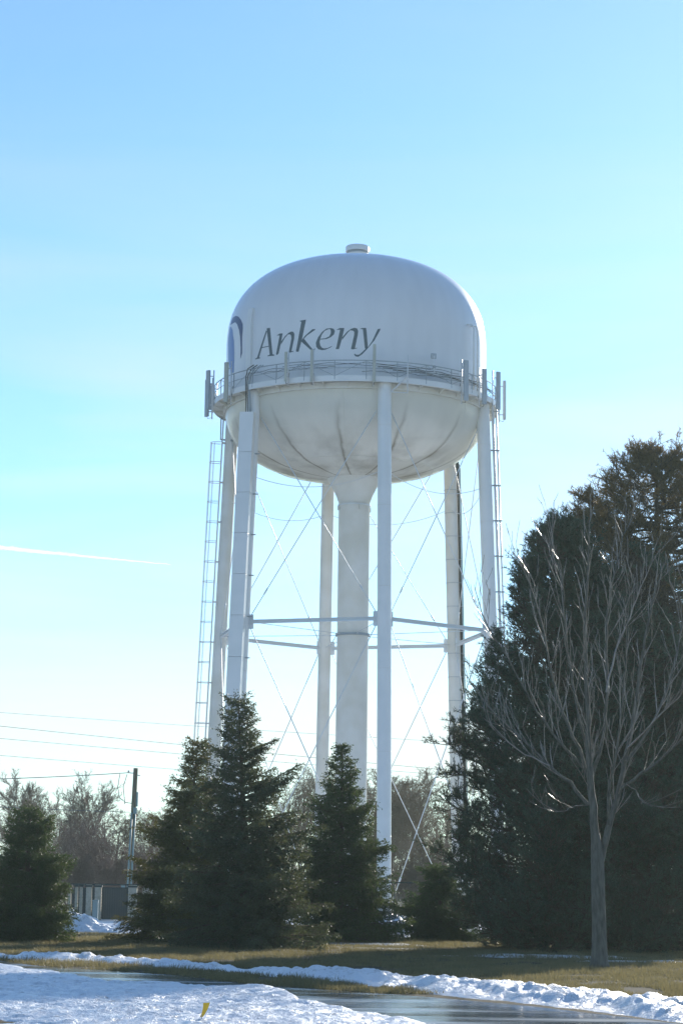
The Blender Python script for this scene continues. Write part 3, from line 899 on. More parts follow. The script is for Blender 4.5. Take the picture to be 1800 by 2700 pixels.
# ---- antennas clamped to the balcony rail (things of their own)
ANT = [  # angle, top, bottom (photo rows), width, depth, radius, material, label
    (-101, 1010, 1080, 0.16, 0.30, 8.62, 'antenna', 'narrow dark antenna outermost on the left end of the balcony'),
    (-90, 1000, 1098, 0.29, 0.14, 8.60, 'antenna', 'grey panel antenna hanging lowest at the left end of the balcony'),
    (-79, 976, 1080, 0.27, 0.14, 8.62, 'antenna', 'grey panel antenna second from the left end, standing above its neighbour'),
    (-57.5, 955, 1060, 0.26, 0.12, 8.62, 'antenna_tan', 'tan-grey panel antenna beside the blue emblem leg'),
    (-26.8, 928, 1006, 0.15, 0.09, 8.60, 'antenna_tan', 'slim tan antenna below the gap between A and n'),
    (-16.6, 922, 1008, 0.15, 0.09, 8.60, 'antenna_tan', 'slim tan antenna below the letter k'),
    (6.3, 908, 1008, 0.17, 0.10, 8.60, 'antenna_tan', 'slim tan antenna over the tail of the letter y'),
    (44.6, 950, 1056, 0.27, 0.14, 8.62, 'antenna', 'broad slate panel antenna left of the bright glare on the tank'),
    (56.0, 972, 1066, 0.25, 0.14, 8.62, 'antenna', 'pale panel antenna right under the bright glare on the tank'),
    (69.0, 980, 1080, 0.25, 0.14, 8.62, 'antenna', 'grey panel antenna second from the right end of the balcony'),
    (86.0, 1003, 1106, 0.14, 0.14, 8.60, 'antenna_white', 'narrow white antenna hanging lowest at the right end of the balcony'),
]


def z_of_row(y, a, r):
    dist = TY - r * KR * math.cos(a)
    yy = y - ROLL * (r * math.sin(a)) * 45
    return (1.7 - TZ + dist * math.tan(PITCH + math.atan((1350 - yy) / FPX))) / KZ


for deg, yt, yb, w, dp, r, mk, lab in ANT:
    a = R(deg)
    zt, zb = z_of_row(yt, a, r), z_of_row(yb, a, r)
    e = tower_empty('panel_antenna')
    tag(e, lab, 'antenna', 'antennas on the tower balcony')
    c = P(a, r + 0.12, (zt + zb) / 2)
    face = a * 0.55                       # panels toe towards the street
    MB().box(c, (w, dp, zt - zb), rotz(face)).build('panel', M[mk], e, bevel=0.025)
    pz = P(a, RBALC + 0.08, 0)
    MB().tube([pz + np.array([0, 0, max(zb - 0.15, 29.0)]), pz + np.array([0, 0, min(zt + 0.1, 32.0)])], 0.035, 8).build('mount_pipe', M['galv'], e, True)
    for z in (zt - 0.35, zb + 0.3):
        MB().tube([P(a, RBALC + 0.06, z), P(a, r + 0.12, z)], 0.03, 6).build('tilt_bracket', M['galv'], e)
    MB().tube([P(a, r + 0.1, zb + 0.03), P(a, r + 0.05, zb - 0.12), P(a, RBALC + 0.1, zb - 0.05), P(a, RBALC - 0.05, max(zb + 0.6, 30.4))], 0.016, 5).build('jumper_cable', M['cable'], e, True)
# whip antenna and spotlight box
e = tag(tower_empty('whip_antenna'), 'thin white whip antenna on an outrigger right of the front leg', 'antenna', 'antennas on the tower balcony')
a = R(18.6); zt, zb = z_of_row(935, a, 8.8), z_of_row(1036, a, 8.8)
MB().tube([P(a, 8.8, zb), P(a, 8.8, zt - 0.9), P(a, 8.8, zt)], [0.04, 0.035, 0.012], 8).build('whip', M['antenna_white'], e, True)
MB().tube([P(a, 8.8, zb + 0.02), P(FR + R(2), leg_r(29.2) + 0.35, 29.4)], 0.03, 6).build('outrigger', M['galv'], e)
MB().tube([P(a, 8.8, 30.2), P(FR + R(2), leg_r(29.2) + 0.35, 29.4)], 0.045, 6).build('outrigger', M['galv'], e)
e = tag(tower_empty('radio_box'), 'small square grey box on a short mast above the railing', 'radio box')
a = R(31.0); z0 = z_of_row(938, a, 8.3)
MB().box(P(a, 8.3, z0), (0.30, 0.14, 0.30), rotz(a * 0.5)).build('housing', M['antenna'], e, bevel=0.02)
MB().tube([P(a, RBALC + 0.03, 30.7), P(a, RBALC + 0.03, z0)], 0.025, 6).build('mast', M['galv'], e)
MB().box(P(a, RBALC + 0.05, 31.05), (0.16, 0.10, 0.14), rotz(a)).build('clamp', M['rail_grey'], e)

# ------------------------------------------------------------------ vegetation
def unit(a):
    return a / (np.linalg.norm(a, axis=-1, keepdims=True) + 1e-9)


def needle_mesh(name, Pb, D, Ln, W, g):
    """one slim triangle per needle"""
    n = len(Pb)
    side = unit(np.cross(D, g.normal(size=(n, 3))))
    V = np.empty((n, 3, 3), dtype=np.float32)
    V[:, 0] = Pb - side * (W * 0.5)[:, None]
    V[:, 1] = Pb + side * (W * 0.5)[:, None]
    V[:, 2] = Pb + D * Ln[:, None]
    return mesh_np(name, V.reshape(-1, 3), np.arange(3 * n, dtype=np.int32).reshape(-1, 3), 3)


def prisms(name, A, B, ra, rb, n=3):
    """many open n-sided tapered sticks at once"""
    A, B, ra, rb = np.asarray(A, float), np.asarray(B, float), np.asarray(ra, float), np.asarray(rb, float)
    t = unit(B - A)
    ref = np.where(np.abs(t[:, 2:3]) < 0.9, np.array([[0, 0, 1.0]]), np.array([[1.0, 0, 0]]))
    a = unit(np.cross(t, ref)); b = np.cross(t, a)
    m = len(A)
    V = np.empty((m, 2, n, 3))
    for k in range(n):
        o = math.cos(2 * math.pi * k / n) * a + math.sin(2 * math.pi * k / n) * b
        V[:, 0, k] = A + o * ra[:, None]; V[:, 1, k] = B + o * rb[:, None]
    base = np.arange(m)[:, None] * (2 * n)
    F = []
    for k in range(n):
        q = (k + 1) % n
        F.append(np.stack([base[:, 0] + k, base[:, 0] + q, base[:, 0] + n + q, base[:, 0] + n + k], -1))
    return mesh_np(name, V.reshape(-1, 3), np.stack(F, 1).reshape(-1, 4), n if n == 4 else 4)


def along(p0, d0, L_, n, droop, g, wob=0.06):
    """a gently curved shoot of n points"""
    pts = [np.array(p0, float)]; d = np.array(d0, float)
    for i in range(n - 1):
        d = d + np.array([0, 0, droop / n]) + g.normal(size=3) * wob
        d /= np.linalg.norm(d)
        pts.append(pts[-1] + d * (L_ / (n - 1)))
    return np.array(pts)


def along_many(p, d, L_, n, droop, g, wob=0.06):
    """curved shoots, all at once: (m,3),(m,3),(m,) -> (m,n,3)"""
    m = len(p)
    out = np.empty((m, n, 3)); out[:, 0] = p; d = d.copy()
    for i in range(n - 1):
        d = unit(d + np.array([0, 0, droop / n]) + g.normal(size=(m, 3)) * wob)
        out[:, i + 1] = out[:, i] + d * (L_ / (n - 1))[:, None]
    return out


def on_path(pts, t):
    """points and directions at parameters t (0..1) along one polyline"""
    n = len(pts); f = t * (n - 1); i = np.minimum(f.astype(int), n - 2); f = (f - i)[:, None]
    seg = pts[i + 1] - pts[i]
    return pts[i] + seg * f, unit(seg)


class Sticks:
    def __init__(self): self.a, self.b, self.r, self.q = [], [], [], []

    def add(self, paths, r0, r1):
        m, n, _ = paths.shape
        r0 = np.broadcast_to(np.asarray(r0, float), (m,)); r1 = np.broadcast_to(np.asarray(r1, float), (m,))
        w = np.linspace(0, 1, n)[None, :]; rr = r0[:, None] * (1 - w) + r1[:, None] * w
        self.a.append(paths[:, :-1].reshape(-1, 3)); self.b.append(paths[:, 1:].reshape(-1, 3))
        self.r.append(rr[:, :-1].ravel()); self.q.append(rr[:, 1:].ravel())

    def mesh(self, name, n=3):
        return prisms(name, np.vstack(self.a), np.vstack(self.b), np.concatenate(self.r), np.concatenate(self.q), n)


def dress(A, B, dens, ln, wd, g, fwd=(0.25, 0.95)):
    """needles bristling along the sticks A-B"""
    L_ = np.linalg.norm(B - A, axis=1)
    k = np.floor(L_ * dens + g.random(len(L_))).astype(int)
    i = np.repeat(np.arange(len(L_)), k); n = len(i)
    p = A[i] + (B - A)[i] * g.random((n, 1)); d = unit((B - A)[i])
    rad = unit(np.cross(d, g.normal(size=(n, 3))))
    dd = unit(d * g.uniform(*fwd, (n, 1)) + rad + np.array([0, 0, 0.12]))
    return p, dd, ln * g.uniform(0.65, 1.2, n), wd * g.uniform(0.7, 1.2, n)


def spruce(label, x, y, h, rmax, seed, m, skirt=0.12, power=0.85, spire=0.0, lean=0.0, ragged=0.25, ncap=1.0, group='spruces on the lawn', arms=(), step=0.17):
    g = np.random.default_rng(seed)
    e = tag(empty('spruce_tree', (x, y, 0)), label, 'spruce', group)
    MB().tube([(0, 0, -0.05), (lean * 0.3, 0, h * 0.4), (lean, 0, h)], [0.14 + h * 0.008, 0.09, 0.012], 9).build('trunk', M['bark_brown'], e, True)
    S = Sticks(); TA, TB = [], []

    def branch(z, az, Lb, frac):
        dirn = np.array([math.cos(az), math.sin(az), 0.0])
        rise = -0.34 + 0.95 * frac ** 1.3 + g.normal() * 0.10
        d0 = dirn + np.array([0, 0, rise]); d0 /= np.linalg.norm(d0)
        n = 9
        pts = along_many(np.array([[lean * (z / h), 0, z]]), d0[None], np.array([Lb]), n, 0.35 if frac < 0.75 else 0.2, g, 0.035)
        S.add(pts, 0.014 * Lb + 0.005, 0.003)
        pts = pts[0]
        TA.append(pts[2:-1]); TB.append(pts[3:])
        k = max(5, int(Lb / 0.055))
        s = 0.10 + 0.90 * (np.arange(k) + g.random(k)) / k
        p, dd = on_path(pts, np.minimum(s, 0.999))
        sgn = np.where(np.arange(k) % 2, 1.0, -1.0)[:, None]
        lat = unit(np.stack([-dd[:, 1], dd[:, 0], np.zeros(k)], -1) * sgn)
        l2 = (0.15 + 0.38 * Lb * (1 - s)) * g.uniform(0.7, 1.25, k)
        d2 = unit(dd * 0.85 + lat * 0.75 + np.array([0, 0, -0.26 - 0.2 * (1 - frac)]) + g.normal(size=(k, 3)) * 0.16)
        tw = along_many(p, d2, l2, 4, -0.12, g, 0.05)
        S.add(tw, 0.006, 0.004)
        TA.append(tw[:, :-1].reshape(-1, 3)); TB.append(tw[:, 1:].reshape(-1, 3))
        kk = np.floor(l2 / 0.075).astype(int)
        i = np.repeat(np.arange(k), kk)
        if len(i):
            f = g.random((len(i), 1))
            pq = tw[i, 0] + (tw[i, 3] - tw[i, 0]) * f
            dq = unit(d2[i] + g.normal(size=(len(i), 3)) * 0.5 + np.array([0, 0, -0.2]))
            t3 = along_many(pq, dq, 0.17 * g.uniform(0.5, 1.3, len(i)), 3, -0.1, g)
            TA.append(t3[:, :-1].reshape(-1, 3)); TB.append(t3[:, 1:].reshape(-1, 3))

    z = skirt
    while z < h * 0.985:
        frac = z / h
        rr = rmax * max(0.0, 1 - frac) ** power
        if spire and frac > 1 - spire: rr = rmax * 0.13 * (1.25 - frac) / 0.25 + 0.05
        nb = int(7 + 4 * (1 - frac)) if rr > 0.3 else 5
        a0 = g.random() * 6.28
        bulge = 1 + 0.17 * math.sin(z * 5.1 + seed) + 0.10 * math.sin(z * 11.3 + seed)
        for k in range(nb):
            branch(z + g.uniform(-0.07, 0.07), a0 + k * 6.283 / nb + g.normal() * 0.18, max(0.14, rr * bulge * g.uniform(1 - ragged, 1 + ragged * 0.5)), frac)
        z += (step + 0.06 * frac) if rr > 0.3 else 0.11
    for z_, az_, L_ in arms: branch(z_, az_, L_, min(0.9, z_ / h + 0.25))
    TA.append(np.array([(lean * 0.93, 0, h * 0.93), (lean, 0, h)])); TB.append(np.array([(lean, 0, h), (lean, 0, h + 0.16)]))
    A, B = np.vstack(TA), np.vstack(TB)
    Ltot = np.linalg.norm(B - A, axis=1).sum()
    dens = min(150.0, 230000 * ncap / Ltot)
    link_mesh('crown', needle_mesh('crown', *dress(A, B, dens, 0.062, 0.0165 * math.sqrt(150 / dens), g), g), m, e)
    link_mesh('branches', S.mesh('branches'), M['bark_brown'], e)
    return e


def pine(label, x, y, prof, seed, m, nb=210, group='pines at the right', low=0.3, dens=1.0, skew=(0, 0), tris=300000):
    """prof: list of (height, radius) from the ground up"""
    g = np.random.default_rng(seed)
    e = tag(empty('pine_tree', (x, y, 0)), label, 'pine', group)
    hs, rs = np.array([p[0] for p in prof]), np.array([p[1] for p in prof])
    h = hs[-1]
    MB().tube([(0, 0, -0.05), (0.1, 0, h * 0.35), (-0.1, 0.1, h * 0.7), (0, 0, h - 0.3)], [0.26, 0.2, 0.12, 0.03], 10).build('trunk', M['bark_brown'], e, True)
    S = Sticks(); Tp, Td = [], []
    for k in range(nb):
        f = (k + g.random()) / nb
        ze = low + (h - low) * (1 - (1 - f) ** 1.15)
        az = k * 2.39996 + g.normal() * 0.25
        lobe = 0.84 + 0.30 * float(vnoise(np.array((az % 6.283) * 1.1 + seed), np.array(ze * 0.62), seed))
        rr = np.interp(ze, hs, rs) * g.uniform(0.78, 1.02) * lobe
        end = np.array([math.cos(az) * rr + skew[0] * ze, math.sin(az) * rr + skew[1] * ze, ze])
        st = np.array([0, 0, min(max(0.4, ze - rr * g.uniform(0.15, 0.5)), h - 0.4)])
        n = 8
        pts = np.array([st + (end - st) * t + np.array([0, 0, -0.14 * rr * math.sin(t * 3.14)]) for t in np.linspace(0, 1, n)])
        pts[1:] += g.normal(size=(n - 1, 3)) * 0.05
        S.add(pts[None], 0.012 + 0.013 * rr, 0.012)
        bd = unit(pts[-1] - pts[-3])
        # side limbs fan out so that the branch carries a rounded pad of shoots
        nl = max(3, int(rr * 3.2))
        t = 1 - g.random(nl) ** 1.4 * 0.75
        p, dd = on_path(pts, np.minimum(t, 0.999))
        lat = unit(np.cross(dd, g.normal(size=(nl, 3)) * np.array([0.4, 0.4, 1.0])))
        dl = unit(dd * 0.6 + lat * 0.8 + np.array([0, 0, 0.12]))
        ll = (0.25 + 0.42 * rr * (1.1 - t)) * g.uniform(0.6, 1.2, nl) + 0.15
        limb = along_many(p, dl, ll, 5, 0.25, g, 0.07)
        S.add(limb, 0.014, 0.008)
        src = np.concatenate([limb[:, 2:].reshape(-1, 3), on_path(pts, g.uniform(0.5, 0.999, int(4 + 4 * rr)))[0], pts[-1:], pts[-1:], pts[-1:]])
        sdir = np.concatenate([np.repeat(dl, 3, 0), np.repeat(bd[None], len(src) - 3 * nl, 0)])
        rep = 2
        src, sdir = np.repeat(src, rep, 0), np.repeat(sdir, rep, 0)
        d2 = unit(sdir * 0.6 + g.normal(size=src.shape) * np.array([0.6, 0.6, 0.35]) + np.array([0, 0, 0.35]))
        l2 = g.uniform(0.12, 0.42, len(src)) * dens
        sh = along_many(src, d2, l2, 3, 0.25, g, 0.08)
        S.add(sh, 0.009, 0.006)
        for u in (1.0, 0.72, 0.4):
            q = sh[:, 1] + (sh[:, 2] - sh[:, 1]) * (u - 0.5) * 2 if u > 0.5 else sh[:, 0] + (sh[:, 1] - sh[:, 0]) * u * 2
            Tp.append(q); Td.append(unit(sh[:, 2] - sh[:, 1]))
    Tp, Td = np.vstack(Tp), np.vstack(Td)
    hole = vnoise(Tp[:, 0] * 1.0 + Tp[:, 2] * 0.8, Tp[:, 1] * 1.0 - Tp[:, 2] * 1.0, seed + 5)
    Tp, Td = Tp[hole > 0.32], Td[hole > 0.32]
    K = max(6, int(tris / len(Tp)))
    p = np.repeat(Tp, K, 0); d = np.repeat(Td, K, 0)
    rad = unit(np.cross(d, g.normal(size=d.shape)))
    dd = unit(d + rad * g.uniform(0.3, 1.5, (len(d), 1)))
    link_mesh('crown', needle_mesh('crown', p + g.normal(size=p.shape) * 0.02, dd, 0.135 * g.uniform(0.7, 1.2, len(d)), np.full(len(d), 0.016 if K > 10 else 0.021), g), m, e)
    link_mesh('branches', S.mesh('branches'), M['bark_brown'], e)
    return e


M['spruce_blue'] = leaf_mat('blue_spruce_needles', (0.034, 0.052, 0.036), (0.088, 0.112, 0.070), 0.31, (0.16, 0.18, 0.07))
M['spruce_green'] = leaf_mat('green_spruce_needles', (0.030, 0.050, 0.024), (0.070, 0.100, 0.040), 0.32, (0.14, 0.19, 0.05))
M['spruce_olive'] = leaf_mat('olive_spruce_needles', (0.045, 0.058, 0.022), (0.105, 0.110, 0.040), 0.34, (0.20, 0.18, 0.05))
M['pine'] = leaf_mat('dark_pine_needles', (0.032, 0.056, 0.042), (0.105, 0.145, 0.10), 0.28, (0.12, 0.14, 0.06), scale=0.8)
M['pine_brown'] = leaf_mat('flare_brown_pine_needles', (0.070, 0.060, 0.032), (0.16, 0.115, 0.055), 0.38, (0.30, 0.19, 0.07))  # brown partly the needles' own, partly lens flare put into the colour

gp = on_ground
b = gp(650, 2502); spruce('tall ragged blue-green spruce with a crooked dark spire, in front of the left tower legs', b[0], b[1], 7.1, 2.65, 11, M['spruce_blue'],
                          power=0.86, spire=0.19, lean=-0.38, ragged=0.42, arms=((6.3, 0.2, 0.5), (6.1, 2.9, 0.45), (5.5, 0.3, 1.2), (4.3, 0.15, 1.95), (5.3, 3.0, 1.1)))
b = gp(462, 2490); spruce('olive spruce with a thin pointed leader, left of the tall ragged spruce', b[0], b[1] + 2.0, 6.2, 2.35, 23, M['spruce_olive'], power=0.85, spire=0.17, lean=0.42, ragged=0.32)
b = gp(896, 2486); spruce('neat dark conical spruce in front of the central riser pipe', b[0], b[1], 6.35, 2.3, 37, M['spruce_green'], power=0.80, ragged=0.25)
b = gp(66, 2484); spruce('small dark spruce at the left edge of the lawn', b[0], b[1], 4.1, 1.9, 41, M['spruce_green'], power=0.62, ragged=0.28)
b = gp(1160, 2482); spruce('low broad young spruce tucked against the left side of the pines', b[0], b[1], 2.5, 1.75, 53, M['spruce_green'], power=0.6, ragged=0.3)

b = at_depth(1480, 2440, 68); pine('broad dark pine nearest the tower, its foliage reaching the ground', b[0], b[1],
                         [(0.1, 3.65), (1.7, 3.75), (3.9, 3.65), (5.9, 3.2), (7.5, 2.65), (8.7, 2.25), (10.0, 1.7), (11.3, 1.2), (12.3, 0.8), (12.7, 0.2)], 61, M['pine'], nb=400, tris=430000)
b = at_depth(1690, 2440, 67.5); pine('dense middle pine straight behind the bare tree', b[0], b[1],
                         [(0.1, 3.3), (2.2, 3.6), (5, 3.4), (7.5, 2.8), (9.4, 2.0), (10.8, 1.2), (11.6, 0.2)], 71, M['pine'], nb=320, tris=330000)
b = at_depth(1745, 2440, 76); pine('tallest pine with brownish, partly flare-tinted open top against the sky', b[0], b[1],
                         [(0.1, 2.0), (4.4, 3.2), (7.6, 3.4), (10, 3.3), (12.4, 3.8), (14.1, 3.4), (15.4, 2.5), (16.6, 0.9)], 83, M['pine_brown'], nb=330, low=4.0, dens=1.15, tris=380000)


# ---- the bare street tree in front of the pines
def bare_front_tree():
    Y0 = float(gp(1578, 2554)[1])
    X0 = float(gp(1578, 2554)[0])
    g = np.random.default_rng(5)
    e = tag(empty('bare_tree', (X0, Y0, 0)), 'leafless forked tree with upswept twigs in front of the pines', 'tree')
    K = 1800 / 1568

    def W(pts, dep):
        out = []
        for i, (u, v) in enumerate(pts):
            f = i / max(1, len(pts) - 1)
            q = at_depth(u * K, v * K, Y0 + dep * f) - np.array([X0, Y0, 0])
            out.append(q)
        return np.array(out)
    trunk = W([(1376, 2232), (1376, 2212), (1376, 2180), (1375, 2120), (1373, 2040), (1372, 1985), (1369, 1940), (1367, 1915)], 0)
    trunk[0][2] = -0.05
    tb = MB().tube(trunk, [0.27, 0.21, 0.175, 0.162, 0.155, 0.150, 0.125, 0.10], 14)
    stems = [  # path in plan and height, depth swing, start and end radius
        ([(1371, 1985), (1363, 1880), (1358, 1800), (1350, 1730), (1352, 1650), (1347, 1560), (1342, 1440), (1350, 1310), (1353, 1195)], -0.5, 0.1062, 0.012),
        ([(1375, 2010), (1384, 1950), (1401, 1890), (1425, 1800), (1440, 1720), (1460, 1620), (1474, 1500), (1498, 1380), (1525, 1290)], 0.5, 0.0892, 0.011),
        ([(1352, 1850), (1310, 1800), (1262, 1760), (1205, 1705), (1135, 1640), (1082, 1572)], 0.9, 0.0446, 0.009),
        ([(1354, 1780), (1320, 1742), (1270, 1690), (1216, 1610), (1168, 1510), (1118, 1440), (1090, 1352)], -1.2, 0.0418, 0.008),
        ([(1356, 1800), (1332, 1720), (1292, 1640), (1262, 1530), (1242, 1420), (1217, 1340), (1178, 1268)], 0.3, 0.0432, 0.008),
        ([(1358, 1790), (1384, 1700), (1395, 1600), (1391, 1450), (1402, 1350), (1424, 1250), (1450, 1190)], 1.1, 0.0432, 0.008),
        ([(1425, 1812), (1470, 1780), (1522, 1742), (1572, 1692), (1625, 1630)], -0.8, 0.0432, 0.010),
        ([(1437, 1750), (1490, 1680), (1530, 1590), (1558, 1490), (1570, 1390), (1590, 1300)], 0.9, 0.0396, 0.008),
        ([(1398, 1895), (1395, 1820), (1412, 1752), (1426, 1650), (1436, 1540), (1441, 1430), (1452, 1320)], -1.0, 0.0396, 0.008),
        ([(1348, 1720), (1322, 1620), (1305, 1500), (1292, 1400), (1290, 1300), (1262, 1238)], -0.9, 0.0324, 0.007),
        ([(1392, 1590), (1412, 1500), (1445, 1420), (1470, 1350), (1515, 1262)], 0.7, 0.0252, 0.006),
        ([(1262, 1760), (1205, 1735), (1150, 1690), (1110, 1650)], 0.2, 0.0202, 0.006),
        ([(1440, 1720), (1500, 1660), (1560, 1600), (1600, 1540)], -1.4, 0.0288, 0.007),
        ([(1348, 1850), (1318, 1852), (1300, 1862), (1275, 1865), (1250, 1858)], -1.0, 0.0115, 0.005),
        ([(1430, 1800), (1460, 1815), (1472, 1838), (1500, 1852), (1522, 1856)], -1.0, 0.0101, 0.004),
    ]
    A, B, ra, rb = [], [], [], []

    def twigs(pts, r0, r1, level):
        n = len(pts)
        L_ = np.linalg.norm(np.diff(pts, axis=0), axis=1).sum()
        k = int(L_ / (0.25 if level == 0 else 0.32))
        for j in range(k):
            s = (0.22 if level == 0 else 0.15) + (0.8 if level == 0 else 0.85) * (j + g.random()) / max(k, 1)
            if s >= 1: continue
            t = s * (n - 1); i = min(int(t), n - 2)
            p = pts[i] + (pts[i + 1] - pts[i]) * (t - i); d = unit(pts[i + 1] - pts[i])
            lat = unit(np.cross(d, g.normal(size=3)))
            d2 = unit(d * 0.9 + lat * g.uniform(0.25, 0.85) + np.array([0, 0, 0.35]))
            l2 = (g.uniform(0.45, 1.5) * (1.05 - 0.45 * s)) if level == 0 else g.uniform(0.15, 0.55)
            r = max(0.0052, (r0 + (r1 - r0) * s) * (0.42 if level == 0 else 0.6)); r = min(r, 0.0135)
            q = along(p, d2, l2, 6, 0.45, g, 0.055)
            rr = np.linspace(r, 0.0042, 6)
            A.extend(q[:-1]); B.extend(q[1:]); ra.extend(rr[:-1]); rb.extend(rr[1:])
            if level < 2 and l2 > 0.25: twigs(q, r, 0.004, level + 1)

    for path, dep, r0, r1 in stems:
        pts = W(path, dep)
        # soften the corners
        fine = [pts[0]]
        for i in range(len(pts) - 1):
            for t in (0.33, 0.66, 1.0): fine.append(pts[i] + (pts[i + 1] - pts[i]) * t)
        fine = np.array(fine)
        fine[1:-1] = (fine[:-2] + 2 * fine[1:-1] + fine[2:]) / 4 + g.normal(size=(len(fine) - 2, 3)) * 0.012
        rad = np.linspace(r0, r1, len(fine)) ** 1.0
        if r0 > 0.03: tb.tube(fine, list(rad), 8, False)
        else:
            A.extend(fine[:-1]); B.extend(fine[1:]); ra.extend(rad[:-1]); rb.extend(rad[1:])
        twigs(fine, r0, r1, 0)
    tb.build('trunk', M['bark_grey'], e, True)
    link_mesh('crown', prisms('crown', A, B, ra, rb, 4), M['twig'], e, True)


bare_front_tree()


# ---- leafless trees and thickets in the distance
def far_tree(name, label, x, y, h, spread, seed, m, mt=None, r0=0.16, levels=4, upright=0.5, fork=0.28, kids=5, group='leafless trees behind the tower', cat='tree', rmin=0.009, stems=1, wob=0.035):
    g = np.random.default_rng(seed)
    e = tag(empty(name, (x, y, 0)), label, cat, group)
    T, C = Sticks(), Sticks()
    loose = 0.03 if stems == 1 else 0.35
    p = g.normal(size=(stems, 3)) * (0.3 if stems > 1 else 0.0); p[:, 2] = -0.05
    d = unit(np.concatenate([g.normal(size=(stems, 2)) * loose, np.ones((stems, 1))], 1))
    L_ = h * (np.full(1, 0.86) if stems == 1 else g.uniform(0.5, 0.85, stems))
    r = np.full(stems, r0)
    for lev in range(levels + 1):
        n = 7 if lev < 2 else 4
        paths = along_many(p, d, L_, n, 0.3 * upright, g, wob + wob * 0.8 * lev)
        (T if lev == 0 else C).add(paths, r, np.maximum(rmin, r * 0.35))
        if lev == levels: break
        k = kids + (7 if lev == 0 else 0) + g.integers(0, 3, len(p))
        i = np.repeat(np.arange(len(p)), k)
        f = (np.concatenate([np.arange(q) for q in k]) + g.random(len(i))) / k[i]
        s = np.minimum((fork + (1 - fork) * f) if lev == 0 else 0.2 + 0.8 * f, 0.999)
        t = s * (n - 1); q = t.astype(int); w = (t - q)[:, None]
        a, b_ = paths[i, q], paths[i, q + 1]
        dd = unit(b_ - a)
        lat = unit(np.cross(dd, g.normal(size=dd.shape)))
        nd = unit(dd * upright + lat * spread + np.array([0, 0, 0.35 * upright]) + g.normal(size=dd.shape) * 0.10)
        nl = L_[i] * g.uniform(0.34, 0.56, len(i)) * ((1.2 - 0.6 * s) if lev == 0 else 1.0)
        p, d, L_, r = a + (b_ - a) * w, nd, nl, np.maximum(rmin, r[i] * (0.32 if lev == 0 else 0.5))
    link_mesh('trunk' if stems == 1 else 'stems', T.mesh('trunk', 5), mt or m, e, True)
    link_mesh('crown', C.mesh('crown', 3), m, e)
    return e


def fx(u, y): return float(at_depth(u, 2345, y)[0])


far_tree('bare_tree', 'wide leafless tree seen between the front leg and the pines', fx(1085, 158), 158, 9.8, 0.75, 201, M['far_twig'], r0=0.2, kids=6)
far_tree('bare_tree', 'slighter leafless tree just right of the front leg', fx(1160, 172), 172, 10.0, 0.65, 202, M['far_twig'], r0=0.17, kids=5)
far_tree('bare_tree', 'leafless tree between the riser pipe and the front leg', fx(975, 165), 165, 9.2, 0.7, 203, M['far_twig'], r0=0.17, kids=6)
far_tree('bare_tree', 'leafless tree behind the gap between the two middle spruces', fx(815, 160), 160, 9.6, 0.7, 204, M['far_twig'], r0=0.17, kids=6)
far_tree('bare_tree', 'leafless tree peeping out right of the tall ragged spruce', fx(745, 175), 175, 9.6, 0.7, 205, M['far_twig'], r0=0.15)
far_tree('birch_tree', 'pale birch with a narrow twiggy crown left of the utility pole', fx(228, 150), 150, 7.7, 0.7, 206, M['birch'], r0=0.12, upright=0.7, kids=7, fork=0.3)
far_tree('birch_tree', 'pale birch rising behind the small dark spruce at the left edge', fx(40, 155), 155, 7.8, 0.7, 207, M['birch'], r0=0.12, upright=0.7, kids=7)
far_tree('birch_tree', 'pale birch right of the one behind the small dark spruce', fx(115, 165), 165, 7.8, 0.7, 212, M['birch'], r0=0.11, upright=0.7, kids=6)
far_tree('willow_tree', 'feathery tan leafless tree right of the utility pole', fx(420, 160), 160, 7.4, 0.8, 208, M['far_twig'], r0=0.14, kids=7, fork=0.15)
far_tree('willow_tree', 'low feathery leafless tree close against the olive spruce', fx(480, 168), 168, 7.8, 0.8, 209, M['far_twig'], r0=0.13, kids=7, fork=0.15)
far_tree('shrub', 'dense reddish leafless shrub below the narrow birch', fx(200, 140), 140, 6.0, 0.7, 210, M['far_twig_red'], r0=0.06, levels=3, kids=6, fork=0.1, stems=9, cat='shrub', group='leafless shrubs behind the fence')
far_tree('shrub', 'dense reddish leafless shrub right behind the utility pole', fx(285, 143), 143, 5.8, 0.7, 211, M['far_twig_red'], r0=0.06, levels=3, kids=6, fork=0.1, stems=9, cat='shrub', group='leafless shrubs behind the fence')
far_tree('shrub', 'leafless shrub filling the space right of the utility pole', fx(390, 146), 146, 5.6, 0.7, 213, M['far_twig_red'], r0=0.05, levels=3, kids=6, fork=0.1, stems=9, cat='shrub', group='leafless shrubs behind the fence')
far_tree('shrub', 'brown thicket at the foot of the wide leafless tree', fx(1085, 152), 152, 5.6, 0.8, 214, M['far_twig_red'], r0=0.05, levels=3, kids=6, fork=0.1, stems=10, cat='shrub', group='leafless shrubs behind the fence')
far_tree('shrub', 'brown thicket between the riser pipe and the front leg', fx(985, 154), 154, 5.4, 0.8, 215, M['far_twig_red'], r0=0.05, levels=3, kids=6, fork=0.1, stems=10, cat='shrub', group='leafless shrubs behind the fence')
far_tree('shrub', 'brown thicket behind the left side of the pines', fx(1165, 150), 150, 5.2, 0.8, 216, M['far_twig_red'], r0=0.05, levels=3, kids=6, fork=0.1, stems=10, cat='shrub', group='leafless shrubs behind the fence')
far_tree('shrub', 'brown thicket at the left edge behind the small dark spruce', fx(60, 145), 145, 4.6, 0.8, 217, M['far_twig_red'], r0=0.05, levels=3, kids=6, fork=0.1, stems=9, cat='shrub', group='leafless shrubs behind the fence')

